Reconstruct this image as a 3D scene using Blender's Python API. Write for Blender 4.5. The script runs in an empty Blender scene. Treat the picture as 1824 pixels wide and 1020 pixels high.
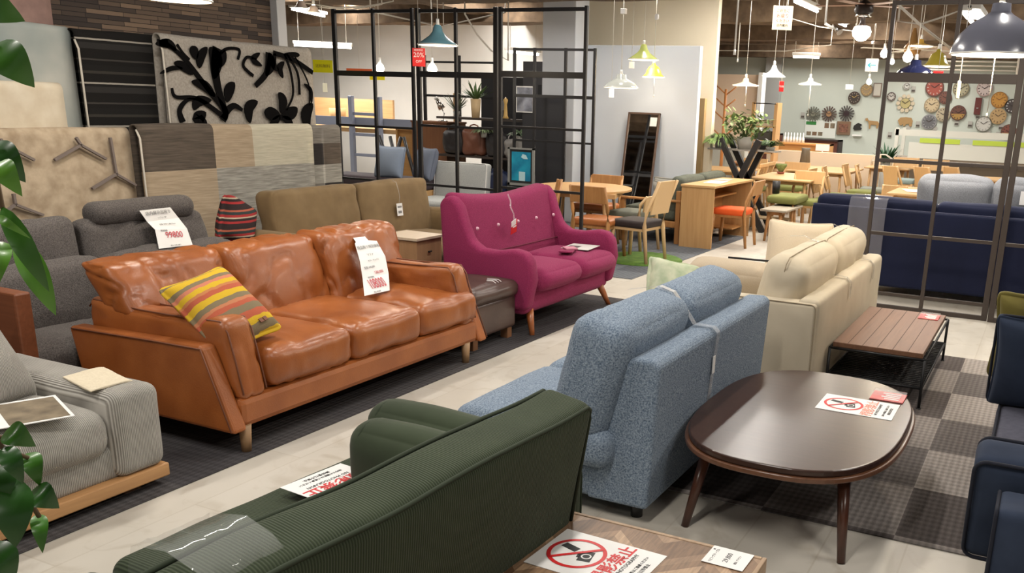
import bpy, bmesh, math, random
from mathutils import Vector, Matrix, noise
PI = math.pi
S = bpy.context.scene
C = S.collection
# ---------------------------------------------------------------- camera
EYE = 1.65; FOC = 1616.0; CX, CY = 1090.5, 653.8; HEAD = math.radians(24.943); PITCH = math.radians(16.082); ROLL = math.radians(-2.104)
_F = Vector((math.cos(HEAD) * math.cos(PITCH), math.sin(HEAD) * math.cos(PITCH), -math.sin(PITCH)))
_R0 = Vector((math.sin(HEAD), -math.cos(HEAD), 0)); _D0 = _F.cross(_R0)
_R = _R0 * math.cos(ROLL) + _D0 * math.sin(ROLL); _D = _D0 * math.cos(ROLL) - _R0 * math.sin(ROLL)
cd = bpy.data.cameras.new('camera'); cd.sensor_width = 36; cd.lens = 36 * FOC / 1824; cd.clip_start = .05; cd.clip_end = 100
cd.shift_x = -(CX - 912) / 1824; cd.shift_y = (CY - 510) / 1824
cam = bpy.data.objects.new('camera', cd); C.objects.link(cam)
_m = Matrix((_R, -_D, -_F)).transposed().to_4x4(); _m.translation = (0, 0, EYE); cam.matrix_world = _m
S.camera = cam
# ---------------------------------------------------------------- world, exposure
w = bpy.data.worlds.new('world'); S.world = w; w.use_nodes = True
w.node_tree.nodes['Background'].inputs[0].default_value = (1, .95, .88, 1)
w.node_tree.nodes['Background'].inputs[1].default_value = .17
S.view_settings.view_transform = 'Standard'; S.view_settings.look = 'None'
S.view_settings.gamma = 1; S.view_settings.use_curve_mapping = False
S.view_settings.exposure = .55
# ---------------------------------------------------------------- where things stand (surveyed from the picture)
def _ray(px, py): return _F + _R * ((px - CX) / FOC) + _D * ((py - CY) / FOC)
def gz(px, py, z=0): d = _ray(px, py); t = (z - EYE) / d.z; return Vector((t * d.x, t * d.y, z))
def gx(px, py, X): d = _ray(px, py); t = X / d.x; return Vector((X, t * d.y, EYE + t * d.z))
def gy(px, py, Y): d = _ray(px, py); t = Y / d.y; return Vector((t * d.x, Y, EYE + t * d.z))
# ---------------------------------------------------------------- materials
def nd(nt, t, **k):
    n = nt.nodes.new(t)
    for a, b in k.items(): setattr(n, a, b)
    return n
def mat(name, col, rough=.7, kind='plain', scale=40., bump=.2, col2=None, metal=0., coat=0., sheen=0., axis=0, spec=.5):
    m = bpy.data.materials.new(name); m.use_nodes = True; nt = m.node_tree; L = nt.links.new
    b = nt.nodes['Principled BSDF']
    b.inputs['Base Color'].default_value = (*col, 1); b.inputs['Roughness'].default_value = rough
    b.inputs['Metallic'].default_value = metal; b.inputs['Specular IOR Level'].default_value = spec
    if coat: b.inputs['Coat Weight'].default_value = coat; b.inputs['Coat Roughness'].default_value = .15
    if sheen: b.inputs['Sheen Weight'].default_value = sheen * .3; b.inputs['Specular IOR Level'].default_value = .25; b.inputs['Sheen Roughness'].default_value = .4
    if kind == 'plain': return m
    c2 = col2 or tuple(c * .7 for c in col)
    tc = nd(nt, 'ShaderNodeTexCoord'); out = tc.outputs['Object']
    mp = nd(nt, 'ShaderNodeMapping'); L(out, mp.inputs['Vector'])
    n = nd(nt, 'ShaderNodeTexNoise'); n.inputs['Scale'].default_value = scale; n.inputs['Detail'].default_value = 3
    L(mp.outputs[0], n.inputs['Vector'])
    cr = nd(nt, 'ShaderNodeValToRGB'); cr.color_ramp.elements[0].color = (*c2, 1); cr.color_ramp.elements[1].color = (*col, 1)
    cr.color_ramp.elements[0].position = .22; cr.color_ramp.elements[1].position = .74
    L(n.outputs['Fac'], cr.inputs[0]); hgt = n.outputs['Fac']; dist = .004
    if kind == 'leather':
        n.inputs['Scale'].default_value = 5; cr.color_ramp.elements[0].position = .3; cr.color_ramp.elements[1].position = .7
        v = nd(nt, 'ShaderNodeTexNoise'); v.inputs['Scale'].default_value = scale; v.inputs['Detail'].default_value = 5
        L(mp.outputs[0], v.inputs['Vector']); hgt = v.outputs['Fac']; dist = .006
    elif kind == 'cord':
        wv = nd(nt, 'ShaderNodeTexWave'); wv.bands_direction = 'XYZ'[axis]; wv.inputs['Scale'].default_value = scale
        wv.inputs['Distortion'].default_value = .08; wv.inputs['Detail'].default_value = 1
        L(mp.outputs[0], wv.inputs['Vector']); n.inputs['Scale'].default_value = 9
        mx = nd(nt, 'ShaderNodeMath', operation='MULTIPLY_ADD'); mx.inputs[1].default_value = .55; L(wv.outputs['Fac'], mx.inputs[0])
        ad = nd(nt, 'ShaderNodeMath', operation='MULTIPLY'); ad.inputs[1].default_value = .5; L(n.outputs['Fac'], ad.inputs[0]); L(ad.outputs[0], mx.inputs[2])
        L(mx.outputs[0], cr.inputs[0]); hgt = wv.outputs['Fac']
    elif kind == 'wood':
        s = [14, 14, 14]; s[axis] = .9; mp.inputs['Scale'].default_value = s
        n.inputs['Scale'].default_value = scale; n.inputs['Detail'].default_value = 6; n.inputs['Distortion'].default_value = .6; dist = .002
    elif kind == 'streak':
        s = [1, 1, 1]; s[axis] = .06; mp.inputs['Scale'].default_value = s
    L(cr.outputs[0], b.inputs['Base Color'])
    bp = nd(nt, 'ShaderNodeBump'); bp.inputs['Strength'].default_value = bump; bp.inputs['Distance'].default_value = dist
    L(hgt, bp.inputs['Height']); L(bp.outputs[0], b.inputs['Normal'])
    return m
def emis(name, col, st):
    m = bpy.data.materials.new(name); m.use_nodes = True; b = m.node_tree.nodes['Principled BSDF']
    b.inputs['Base Color'].default_value = (*col, 1); b.inputs['Emission Color'].default_value = (*col, 1); b.inputs['Emission Strength'].default_value = st
    return m
def glass(name, col=(1, 1, 1), rough=.1, alpha=.25):
    m = bpy.data.materials.new(name); m.use_nodes = True; b = m.node_tree.nodes['Principled BSDF']
    b.inputs['Base Color'].default_value = (*col, 1); b.inputs['Roughness'].default_value = rough; b.inputs['Alpha'].default_value = alpha
    b.inputs['Specular IOR Level'].default_value = .9; b.inputs['Coat Weight'].default_value = 1; b.inputs['Coat Roughness'].default_value = .05
    return m
MM = {}
def K(key, *a, **k):
    if key not in MM: MM[key] = mat(key, *a, **k)
    return MM[key]
# ---------------------------------------------------------------- objects
def thing(name, label, cat, loc=(0, 0, 0), rz=0, group=None):
    o = bpy.data.objects.new(name, None); C.objects.link(o); o.location = loc; o.rotation_euler = (0, 0, rz)
    o.empty_display_size = .1; o['label'] = label; o['category'] = cat
    if group: o['group'] = group
    return o
def ob(name, bm, m, parent=None, smooth=False, label=None):
    bmesh.ops.recalc_face_normals(bm, faces=bm.faces)
    me = bpy.data.meshes.new(name); bm.to_mesh(me); bm.free()
    if smooth:
        for p in me.polygons: p.use_smooth = True
    for mm in (m if isinstance(m, (list, tuple)) else [m]): me.materials.append(mm)
    o = bpy.data.objects.new(name, me); C.objects.link(o)
    if parent: o.parent = parent
    if label: o['label'] = label
    return o
def tag(o, label, cat, group=None):
    o['label'] = label; o['category'] = cat
    if group: o['group'] = group
    return o
def struct(name, bm, m, **k):
    o = ob(name, bm, m, **k); o['kind'] = 'structure'; return o
def dup(root, loc, rz, label, group=None):
    r = root.copy(); C.objects.link(r); r.location = loc; r.rotation_euler = (0, 0, rz); r['label'] = label
    if group: r['group'] = group
    for ch in list(root.children):
        c = ch.copy(); C.objects.link(c); c.parent = r
        for g in list(ch.children):
            d = g.copy(); C.objects.link(d); d.parent = c
    return r
# ---------------------------------------------------------------- mesh builders
def N(): return bmesh.new()
def join(bm, b2, M=None, mi=0):
    if M is not None: bmesh.ops.transform(b2, matrix=M, verts=b2.verts)
    mp = {v: bm.verts.new(v.co) for v in b2.verts}
    for f in b2.faces:
        try:
            g = bm.faces.new([mp[v] for v in f.verts]); g.material_index = mi; g.smooth = f.smooth
        except ValueError: pass
    b2.free(); return bm
def box(bm, x0, x1, y0, y1, z0, z1, bev=.0, M=None, mi=0):
    b = bmesh.new(); bmesh.ops.create_cube(b, size=1)
    sx, sy, sz = abs(x1 - x0), abs(y1 - y0), abs(z1 - z0)
    for v in b.verts: v.co = Vector((v.co.x * sx + (x0 + x1) / 2, v.co.y * sy + (y0 + y1) / 2, v.co.z * sz + (z0 + z1) / 2))
    if bev: bmesh.ops.bevel(b, geom=b.edges[:], offset=min(bev, min(sx, sy, sz) * .45), segments=2, affect='EDGES', profile=.5)
    return join(bm, b, M, mi)
def cyl(bm, p0, p1, r0, r1=None, seg=14, mi=0, cap=True):
    r1 = r0 if r1 is None else r1; p0 = Vector(p0); p1 = Vector(p1); d = p1 - p0
    q = d.to_track_quat('Z', 'Y'); A = []; B = []
    for i in range(seg):
        a = 2 * PI * i / seg; e = q @ Vector((math.cos(a), math.sin(a), 0))
        A.append(bm.verts.new(p0 + e * r0)); B.append(bm.verts.new(p1 + e * r1))
    for i in range(seg):
        f = bm.faces.new((A[i], A[(i + 1) % seg], B[(i + 1) % seg], B[i])); f.smooth = True; f.material_index = mi
    if cap:
        for l in (A[::-1], B):
            f = bm.faces.new(l); f.material_index = mi
    return bm
def tube(bm, pts, r, seg=8, mi=0, closed=False):
    pts = [Vector(p) for p in pts]; n = len(pts); rings = []; up = Vector((0, 0, 1))
    for i, p in enumerate(pts):
        a = pts[(i - 1) % n] if closed or i else pts[0]; b = pts[(i + 1) % n] if closed or i < n - 1 else pts[-1]
        t = (b - a).normalized()
        s = t.cross(up)
        if s.length < .05: s = t.cross(Vector((1, 0, 0)))
        s.normalize(); u = s.cross(t)
        rr = r[i] if isinstance(r, (list, tuple)) else r
        rings.append([bm.verts.new(p + (s * math.cos(2 * PI * k / seg) + u * math.sin(2 * PI * k / seg)) * rr) for k in range(seg)])
    for i in range(n if closed else n - 1):
        R0, R1 = rings[i], rings[(i + 1) % n]
        for k in range(seg):
            f = bm.faces.new((R0[k], R0[(k + 1) % seg], R1[(k + 1) % seg], R1[k])); f.smooth = True; f.material_index = mi
    if not closed:
        bm.faces.new(rings[0][::-1]).material_index = mi; bm.faces.new(rings[-1]).material_index = mi
    return bm
def lathe(bm, prof, seg=28, c=(0, 0, 0), mi=0):
    c = Vector(c); rings = []
    for r, z in prof:
        if r < 1e-5: rings.append([bm.verts.new(c + Vector((0, 0, z)))])
        else: rings.append([bm.verts.new(c + Vector((r * math.cos(2 * PI * k / seg), r * math.sin(2 * PI * k / seg), z))) for k in range(seg)])
    for a, b in zip(rings, rings[1:]):
        for k in range(seg):
            k2 = (k + 1) % seg
            q = [a[0], b[k], b[k2]] if len(a) == 1 else ([a[k], a[k2], b[0]] if len(b) == 1 else [a[k], a[k2], b[k2], b[k]])
            if len(a) == 1 and len(b) == 1: continue
            f = bm.faces.new(q); f.smooth = True; f.material_index = mi
    return bm
def prism(bm, pts, t0, t1, axis='z', mi=0, bev=0, M=None):
    """outline pts in the plane across axis, thickness from t0 to t1"""
    b = bmesh.new()
    def P(p, t): return Vector((p[0], p[1], t)) if axis == 'z' else (Vector((t, p[0], p[1])) if axis == 'x' else Vector((p[0], t, p[1])))
    A = [b.verts.new(P(p, t0)) for p in pts]; B = [b.verts.new(P(p, t1)) for p in pts]; n = len(pts)
    for i in range(n): b.faces.new((A[i], A[(i + 1) % n], B[(i + 1) % n], B[i]))
    b.faces.new(A[::-1]); b.faces.new(B)
    bmesh.ops.recalc_face_normals(b, faces=b.faces)
    if bev:
        ee = [e for e in b.edges if len(e.link_faces) == 2 and e.calc_face_angle(0) > .5]
        bmesh.ops.bevel(b, geom=ee, offset=bev, segments=3, affect='EDGES', profile=.5)
    return join(bm, b, M, mi)
def axs(h, r, n):
    e = [-h + r * (1 - math.cos(PI / 2 * i / 4)) for i in range(4)]
    mid = [-(h - r) + 2 * (h - r) * i / n for i in range(n + 1)]
    return e + mid + [-x for x in e[::-1]]
def soft(w, d, h, r=.04, puff=(0, 0, .03), amp=.004, freq=5., seed=0, n=(10, 8, 4), wr=0., wf=9., M=None, bm=None, mi=0, pinch=0.):
    """an upholstered block w*d*h centred on the origin: rounded, bulging, creased"""
    hw, hd, hh = w / 2, d / 2, h / 2; r = min(r, hw * .98, hd * .98, hh * .98)
    X, Y, Z = axs(hw, r, n[0]), axs(hd, r, n[1]), axs(hh, r, n[2]); b = bmesh.new(); vs = {}
    def V(i, j, k):
        q = Vector((X[i], Y[j], Z[k])); key = (i, j, k)
        if key in vs: return vs[key]
        inn = Vector((max(-hw + r, min(hw - r, q.x)), max(-hd + r, min(hd - r, q.y)), max(-hh + r, min(hh - r, q.z))))
        dv = q - inn; nrm = dv.normalized() if dv.length > 1e-7 else Vector((0, 0, 1)); p = inn + nrm * r
        fx, fy, fz = q.x / hw, q.y / hd, q.z / hh
        if pinch: # corners of a loose pillow: thin and pulled out
            e = (1 - max(0, abs(fx)) ** 4) * (1 - max(0, abs(fy)) ** 4); p.z *= .18 + .82 * max(0, e) ** pinch
            p.x *= 1 - .07 * (1 - fy * fy); p.y *= 1 - .07 * (1 - fx * fx)
        p.z += puff[2] * (1 - fx * fx) * (1 - fy * fy) * fz
        p.y += puff[1] * (1 - fx * fx) * (1 - fz * fz) * fy
        p.x += puff[0] * (1 - fy * fy) * (1 - fz * fz) * fx
        s = Vector((seed * 7.3, seed * 3.1, seed * 1.7))
        p += nrm * amp * noise.noise(p * freq + s)
        if wr:
            q2 = Vector((p.x * wf, p.y * wf * .45, p.z * wf * .45)) + s
            t = 1 - abs(noise.noise(q2 + Vector((noise.noise(p * 6 + s), 0, 0)))) * 2.2
            edge = max(abs(fx), abs(fy), abs(fz) if h > .3 else 0)
            p -= nrm * wr * max(0, t) ** 4 * (.35 + .65 * edge)
        vs[key] = b.verts.new(p); return vs[key]
    nx, ny, nz = len(X) - 1, len(Y) - 1, len(Z) - 1
    def F(a):
        f = b.faces.new(a); f.smooth = True
    for i in range(nx):
        for j in range(ny):
            F((V(i, j, 0), V(i, j + 1, 0), V(i + 1, j + 1, 0), V(i + 1, j, 0))); F((V(i, j, nz), V(i + 1, j, nz), V(i + 1, j + 1, nz), V(i, j + 1, nz)))
    for i in range(nx):
        for k in range(nz):
            F((V(i, 0, k), V(i + 1, 0, k), V(i + 1, 0, k + 1), V(i, 0, k + 1))); F((V(i, ny, k), V(i, ny, k + 1), V(i + 1, ny, k + 1), V(i + 1, ny, k)))
    for j in range(ny):
        for k in range(nz):
            F((V(0, j, k), V(0, j, k + 1), V(0, j + 1, k + 1), V(0, j + 1, k))); F((V(nx, j, k), V(nx, j + 1, k), V(nx, j + 1, k + 1), V(nx, j, k + 1)))
    return join(bm if bm is not None else bmesh.new(), b, M, mi)
def T(x=0, y=0, z=0, rx=0, ry=0, rz=0):
    return Matrix.Translation((x, y, z)) @ Matrix.Rotation(rz, 4, 'Z') @ Matrix.Rotation(ry, 4, 'Y') @ Matrix.Rotation(rx, 4, 'X')
def welt(bm, w, h, r, z=0, plane='xy', tr=.006, c=(0, 0, 0), M=None, puff=0):
    """piping round a rounded rectangle w*h"""
    pts = []
    for cx, cy, a0 in ((1, 1, 0), (-1, 1, 1), (-1, -1, 2), (1, -1, 3)):
        for i in range(6):
            a = (a0 + i / 5) * PI / 2; pts.append((cx * (w / 2 - r) + r * math.cos(a), cy * (h / 2 - r) + r * math.sin(a)))
        nx_, ny_ = ((-1, 1), (-1, -1), (1, -1), (1, 1))[a0]; x1 = nx_ * (w / 2 - r); y1 = ny_ * (h / 2 - r)
        lx, ly = pts[-1]; ex = (nx_ * (w / 2 - r) + r * math.cos((a0 + 1) * PI / 2)); ey = (ny_ * (h / 2 - r) + r * math.sin((a0 + 1) * PI / 2))
        for k in range(1, 8): pts.append((lx + (ex - lx) * k / 8, ly + (ey - ly) * k / 8))
    def P(p):
        f = 1 + 0; x, y = p
        if plane == 'xy': return (x, y, z)
        if plane == 'xz': return (x, z, y)
        return (z, x, y)
    b = bmesh.new(); P3 = [Vector(P(p)) + Vector(c) for p in pts]
    if M is not None: P3 = [M @ p for p in P3]
    return tube(bm, P3, tr, 6, closed=True)
def sheet(bm, pts, wid, th=.0012, mi=0, n=1, side=Vector((1, 0, 0))):
    """a strip of paper or cloth that follows pts, wid across"""
    pts = [Vector(p) for p in pts]; a = [bm.verts.new(p - side * wid / 2) for p in pts]; b = [bm.verts.new(p + side * wid / 2) for p in pts]
    fs = []
    for i in range(len(pts) - 1):
        f = bm.faces.new((a[i], b[i], b[i + 1], a[i + 1])); f.material_index = mi; fs.append(f)
    g = bmesh.ops.solidify(bm, geom=fs, thickness=th)
    return bm
def text(name, s, size, m, parent, M, ext=.0003, shear=0., bold=0., label=None, align='CENTER'):
    cu = bpy.data.curves.new(name, 'FONT'); cu.body = s; cu.size = size; cu.align_x = align; cu.align_y = 'CENTER'; cu.extrude = ext; cu.shear = shear; cu.offset = bold; cu.resolution_u = 3
    o = bpy.data.objects.new(name, cu); C.objects.link(o)
    dg = bpy.context.evaluated_depsgraph_get(); me = bpy.data.meshes.new_from_object(o.evaluated_get(dg)); me.name = name
    bpy.data.objects.remove(o); bpy.data.curves.remove(cu)
    me.transform(M); me.materials.clear(); me.materials.append(m)
    t = bpy.data.objects.new(name, me); C.objects.link(t); t.parent = parent
    if label: t['label'] = label
    return t
def lamp(name, kind, loc, power, col=(1, 1, 1), size=.1, size_y=None, parent=None, rot=(0, 0, 0)):
    l = bpy.data.lights.new(name, kind); l.energy = power; l.color = col
    if kind == 'AREA':
        l.size = size
        if size_y: l.shape = 'RECTANGLE'; l.size_y = size_y
    else: l.shadow_soft_size = size
    o = bpy.data.objects.new(name, l); C.objects.link(o); o.location = loc; o.rotation_euler = rot
    if parent: o.parent = parent
    return o
# ================================================================ the setting
def floor_mat():
    m = mat('floor_concrete', (.62, .585, .52), .42, 'noise', 1.3, .05, (.47, .44, .385)); nt = m.node_tree; L = nt.links.new
    b = nt.nodes['Principled BSDF']; src = b.inputs['Base Color'].links[0].from_socket
    tc = nd(nt, 'ShaderNodeTexCoord'); v = nd(nt, 'ShaderNodeTexNoise'); v.inputs['Scale'].default_value = 5; v.inputs['Detail'].default_value = 8; v.inputs['Distortion'].default_value = 1.2
    L(tc.outputs['Object'], v.inputs['Vector']); c = nd(nt, 'ShaderNodeValToRGB'); c.color_ramp.elements[0].position = .3; c.color_ramp.elements[1].position = .46
    c.color_ramp.elements[0].color = (.8, .77, .73, 1); c.color_ramp.elements[1].color = (1, 1, 1, 1); L(v.outputs['Fac'], c.inputs[0])
    br = nd(nt, 'ShaderNodeTexBrick'); br.inputs['Scale'].default_value = 1; br.inputs['Brick Width'].default_value = 1.2; br.inputs['Row Height'].default_value = .3
    br.inputs['Mortar Size'].default_value = .004; br.inputs['Color1'].default_value = (1, 1, 1, 1); br.inputs['Color2'].default_value = (.9, .88, .85, 1); br.inputs['Mortar'].default_value = (.82, .79, .75, 1)
    L(tc.outputs['Object'], br.inputs['Vector'])
    x = nd(nt, 'ShaderNodeMix', data_type='RGBA', blend_type='MULTIPLY'); x.inputs[0].default_value = .8; L(src, x.inputs[6]); L(c.outputs[0], x.inputs[7])
    y = nd(nt, 'ShaderNodeMix', data_type='RGBA', blend_type='MULTIPLY'); y.inputs[0].default_value = .8; L(x.outputs[2], y.inputs[6]); L(br.outputs[0], y.inputs[7])
    L(y.outputs[2], b.inputs['Base Color']); return m
def tile_carpet(name, cols, off=(0, 0), size=.495, check=False, stripe=60):
    m = bpy.data.materials.new(name); m.use_nodes = True; nt = m.node_tree; L = nt.links.new; b = nt.nodes['Principled BSDF']; b.inputs['Roughness'].default_value = .95; b.inputs['Specular IOR Level'].default_value = .15
    tc = nd(nt, 'ShaderNodeTexCoord'); mp = nd(nt, 'ShaderNodeMapping'); mp.inputs['Location'].default_value = (-off[0] / size, -off[1] / size, 0); mp.inputs['Scale'].default_value = (1 / size,) * 3; L(tc.outputs['Object'], mp.inputs[0])
    fl = nd(nt, 'ShaderNodeVectorMath', operation='FLOOR'); L(mp.outputs[0], fl.inputs[0]); wn = nd(nt, 'ShaderNodeTexWhiteNoise', noise_dimensions='2D'); L(fl.outputs[0], wn.inputs['Vector'])
    cr = nd(nt, 'ShaderNodeValToRGB'); cr.color_ramp.interpolation = 'CONSTANT'
    while len(cr.color_ramp.elements) < len(cols): cr.color_ramp.elements.new(.5)
    for i, c in enumerate(cols): cr.color_ramp.elements[i].position = i / len(cols); cr.color_ramp.elements[i].color = (*c, 1)
    if check:      # light and dark tiles laid roughly alternately
        dt = nd(nt, 'ShaderNodeVectorMath', operation='DOT_PRODUCT'); dt.inputs[1].default_value = (.5, .5, 0); L(fl.outputs[0], dt.inputs[0])
        fr = nd(nt, 'ShaderNodeMath', operation='FRACT'); L(dt.outputs['Value'], fr.inputs[0]); hv = nd(nt, 'ShaderNodeMath', operation='MULTIPLY_ADD'); hv.inputs[1].default_value = .5; L(wn.outputs['Value'], hv.inputs[0]); L(fr.outputs[0], hv.inputs[2]); L(hv.outputs[0], cr.inputs[0])
    else: L(wn.outputs['Value'], cr.inputs[0])
    W = []
    for d in 'XY':
        wv = nd(nt, 'ShaderNodeTexWave'); wv.bands_direction = d; wv.inputs['Scale'].default_value = stripe / 5.5 if d == 'Y' else stripe / 9.; wv.inputs['Distortion'].default_value = .6; wv.inputs['Detail Scale'].default_value = 8; L(tc.outputs['Object'], wv.inputs[0]); W.append(wv)
    ad = nd(nt, 'ShaderNodeMath', operation='ADD'); L(W[0].outputs['Fac'], ad.inputs[0]); L(W[1].outputs['Fac'], ad.inputs[1])
    nn = nd(nt, 'ShaderNodeTexNoise'); nn.inputs['Scale'].default_value = 220; L(tc.outputs['Object'], nn.inputs[0]); a2 = nd(nt, 'ShaderNodeMath', operation='ADD'); L(ad.outputs[0], a2.inputs[0]); L(nn.outputs['Fac'], a2.inputs[1])
    rr = nd(nt, 'ShaderNodeMapRange'); rr.inputs['From Max'].default_value = 3; rr.inputs['To Min'].default_value = .62; rr.inputs['To Max'].default_value = 1.38; L(a2.outputs[0], rr.inputs[0])
    x = nd(nt, 'ShaderNodeMix', data_type='RGBA', blend_type='MULTIPLY'); x.inputs[0].default_value = 1; L(cr.outputs[0], x.inputs[6]); L(rr.outputs[0], x.inputs[7]); L(x.outputs[2], b.inputs['Base Color'])
    bp = nd(nt, 'ShaderNodeBump'); bp.inputs['Strength'].default_value = .6; bp.inputs['Distance'].default_value = .004; L(a2.outputs[0], bp.inputs['Height']); L(bp.outputs[0], b.inputs['Normal']); return m
struct('floor', box(N(), -4, 24, -8, 24, -.1, 0), floor_mat())
CEIL = 3.45
ceil_m = K('sprayed ceiling', (.1, .06, .036), .95, 'noise', 5, .6, (.035, .02, .012))
beam_m = K('sprayed beam', (.17, .115, .07), .95, 'noise', 7, .6, (.07, .045, .028))
struct('ceiling', box(N(), -4, 24, -8, 24, CEIL, CEIL + .1), ceil_m)
# ribs of the ceiling deck and the big beams under it
bm = N()
for i in range(44): box(bm, -3.5 + i * .58, -3.3 + i * .58, -8, 20, CEIL - .09, CEIL, .02)
struct('trim_1', bm, ceil_m)
def wobble(bm, amp, f):
    for v in bm.verts: v.co += Vector((noise.noise(v.co * f), noise.noise(v.co * f + Vector((9, 0, 0))), noise.noise(v.co * f + Vector((0, 9, 0))))) * amp
    return bm
n_ = 2
for X, zb, wd in ((7.6, 2.98, .5), (10.6, 2.92, .55), (13.4, 2.88, .45), (15.9, 2.82, .5), (18.3, 2.93, .5), (20.5, 2.8, .5)):
    bm = N(); y = -8
    while y < 20: box(bm, X, X + wd, y, y + 1, zb, CEIL); y += 1
    bmesh.ops.subdivide_edges(bm, edges=bm.edges[:], cuts=3, use_grid_fill=True); wobble(bm, .03, 2.3)
    struct('trim_%d' % n_, bm, beam_m); n_ += 1
for Y, zb in ((1.9, 3.12), (8.6, 3.0)):
    bm = N(); x = 5
    while x < 20: box(bm, x, x + 1, Y, Y + .35, zb, CEIL); x += 1
    bmesh.ops.subdivide_edges(bm, edges=bm.edges[:], cuts=3, use_grid_fill=True); wobble(bm, .03, 2.3)
    struct('trim_%d' % n_, bm, beam_m); n_ += 1
white_w = K('white wall paint', (.74, .73, .7), .8, 'noise', 2, .05, (.68, .67, .64))
beige_w = K('cream wall paint', (.82, .74, .58), .85, 'noise', 1.5, .05, (.76, .68, .52))
pale_w = K('pale grey panel paint', (.62, .66, .72), .8, 'noise', 1.2, .04, (.56, .6, .66))
mint_w = K('pale green wall paint', (.56, .6, .54), .85, 'noise', 1, .03, (.5, .55, .5))
# stone cladding wall behind the hanging rugs
def stone_mat():
    m = mat('stacked stone', (.3, .25, .2), .8); nt = m.node_tree; L = nt.links.new; b = nt.nodes['Principled BSDF']
    tc = nd(nt, 'ShaderNodeTexCoord'); sp = nd(nt, 'ShaderNodeSeparateXYZ'); cb = nd(nt, 'ShaderNodeCombineXYZ'); L(tc.outputs['Object'], sp.inputs[0]); L(sp.outputs['X'], cb.inputs[0]); L(sp.outputs['Z'], cb.inputs[1])
    br = nd(nt, 'ShaderNodeTexBrick'); br.inputs['Scale'].default_value = 1; br.inputs['Brick Width'].default_value = .31; br.inputs['Row Height'].default_value = .034; br.inputs['Mortar Size'].default_value = .002; br.offset = .37; br.squash = .6; br.squash_frequency = 3; br.inputs['Bias'].default_value = -.2
    br.inputs['Color1'].default_value = (.05, .036, .03, 1); br.inputs['Color2'].default_value = (.3, .2, .13, 1); br.inputs['Mortar'].default_value = (.012, .01, .01, 1); L(cb.outputs[0], br.inputs[0])
    L(br.outputs[0], b.inputs['Base Color']); bp = nd(nt, 'ShaderNodeBump'); bp.inputs['Distance'].default_value = .03; bp.inputs['Strength'].default_value = .8; L(br.outputs[0], bp.inputs['Height']); L(bp.outputs[0], b.inputs['Normal']); return m
stone_m = stone_mat()
struct('wall_left', box(N(), -3.5, 6.68, 6.7, 6.82, 0, CEIL), stone_m)
struct('trim_%d' % n_, box(N(), 6.68, 6.79, 6.62, 6.84, 0, CEIL, .005), K('painted corner post', (.6, .6, .6), .6)); n_ += 1
struct('wall_far', box(N(), 21, 21.12, -7, 9.0, 0, CEIL), mint_w)
struct('wall_right', box(N(), 2, 21, -7.1, -7, 0, CEIL), beige_w)
struct('wall_far_left', box(N(), 15.0, 15.12, 6.6, 20, 0, CEIL), white_w)
struct('wall_back_left', box(N(), 4, 15, 17, 17.1, 0, CEIL), beige_w)
struct('wall_middle', box(N(), 12.6, 12.72, 4.45, 6.75, 0, CEIL), beige_w)
struct('wall_panel', box(N(), 12.0, 12.1, 4.46, 6.6, 0, 2.45, .004), pale_w)
struct('trim_%d' % n_, box(N(), 11.7, 12.1, 6.18, 6.7, 0, CEIL, .01), K('grey pillar paint', (.6, .62, .66), .7, 'noise', 2, .03, (.52, .55, .6))); n_ += 1
struct('trim_%d' % n_, box(N(), 12.52, 12.6, 4.54, 4.68, 0, 1.79, .005), K('brown door edge', (.3, .2, .09), .6)); n_ += 1
# peach partition deeper in the dining area
struct('wall_peach', box(N(), 17.4, 17.5, 5.24, 7.4, 0, 2.3), K('peach wall paint', (.86, .68, .52), .85))
struct('trim_%d' % n_, box(N(), 17.3, 17.55, 5.16, 5.24, 0, 2.34), K('white frame', (.7, .7, .68), .6)); n_ += 1
struct('trim_%d' % n_, box(N(), 20.8, 20.99, 5.8, 6.15, 0, CEIL), K('grey column', (.42, .43, .42), .7)); n_ += 1

# carpets
def carpet(x0, x1, y0, y1, m, label, z=.006):
    return tag(ob('carpet', box(N(), x0, x1, y0, y1, 0.0005, z, .002), m), label, 'carpet')
dk = tile_carpet('charcoal carpet', [(.062, .058, .06), (.07, .065, .066), (.056, .052, .055)], (0, 3.05), .5)
carpet(-2.5, 7.2, 3.19, 6.5, dk, 'long dark charcoal carpet strip under the orange leather and magenta sofas')
carpet(8.12, 11.9, 3.6, 7.2, tile_carpet('blue grey carpet', [(.1, .107, .12), (.14, .15, .165), (.075, .08, .09)], (0, 3.46), .5, stripe=40), 'blue-grey carpet under the round dining table and the oak desk')
rt = tile_carpet('patchwork carpet tiles', [(.075, .064, .06), (.1, .086, .082), (.13, .115, .11), (.2, .18, .17), (.24, .215, .2), (.3, .27, .25)], (3.564 - .555 * 13, .358 - .555 * 8), .555, True)
cp = carpet(3.528, 6.75, -2.5, 1.6, rt, 'grey patchwork carpet of square tiles under the oval coffee table')
# ================================================================ sofa parts
def legs(parent, pts, z1, r0, r1, m, splay=0, name='leg', cx=None, cy=None, sq=False):
    for x, y in pts:
        dx = dy = 0
        if splay:
            dx = splay * (1 if x > cx else -1); dy = splay * (1 if y > cy else -1)
        bm = N()
        if sq: box(bm, x - r0, x + r0, y - r0, y + r0, 0, z1, .004)
        else: cyl(bm, (x + dx, y + dy, 0), (x, y, z1), r1, r0, 16)
        ob(name, bm, m, parent)
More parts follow.
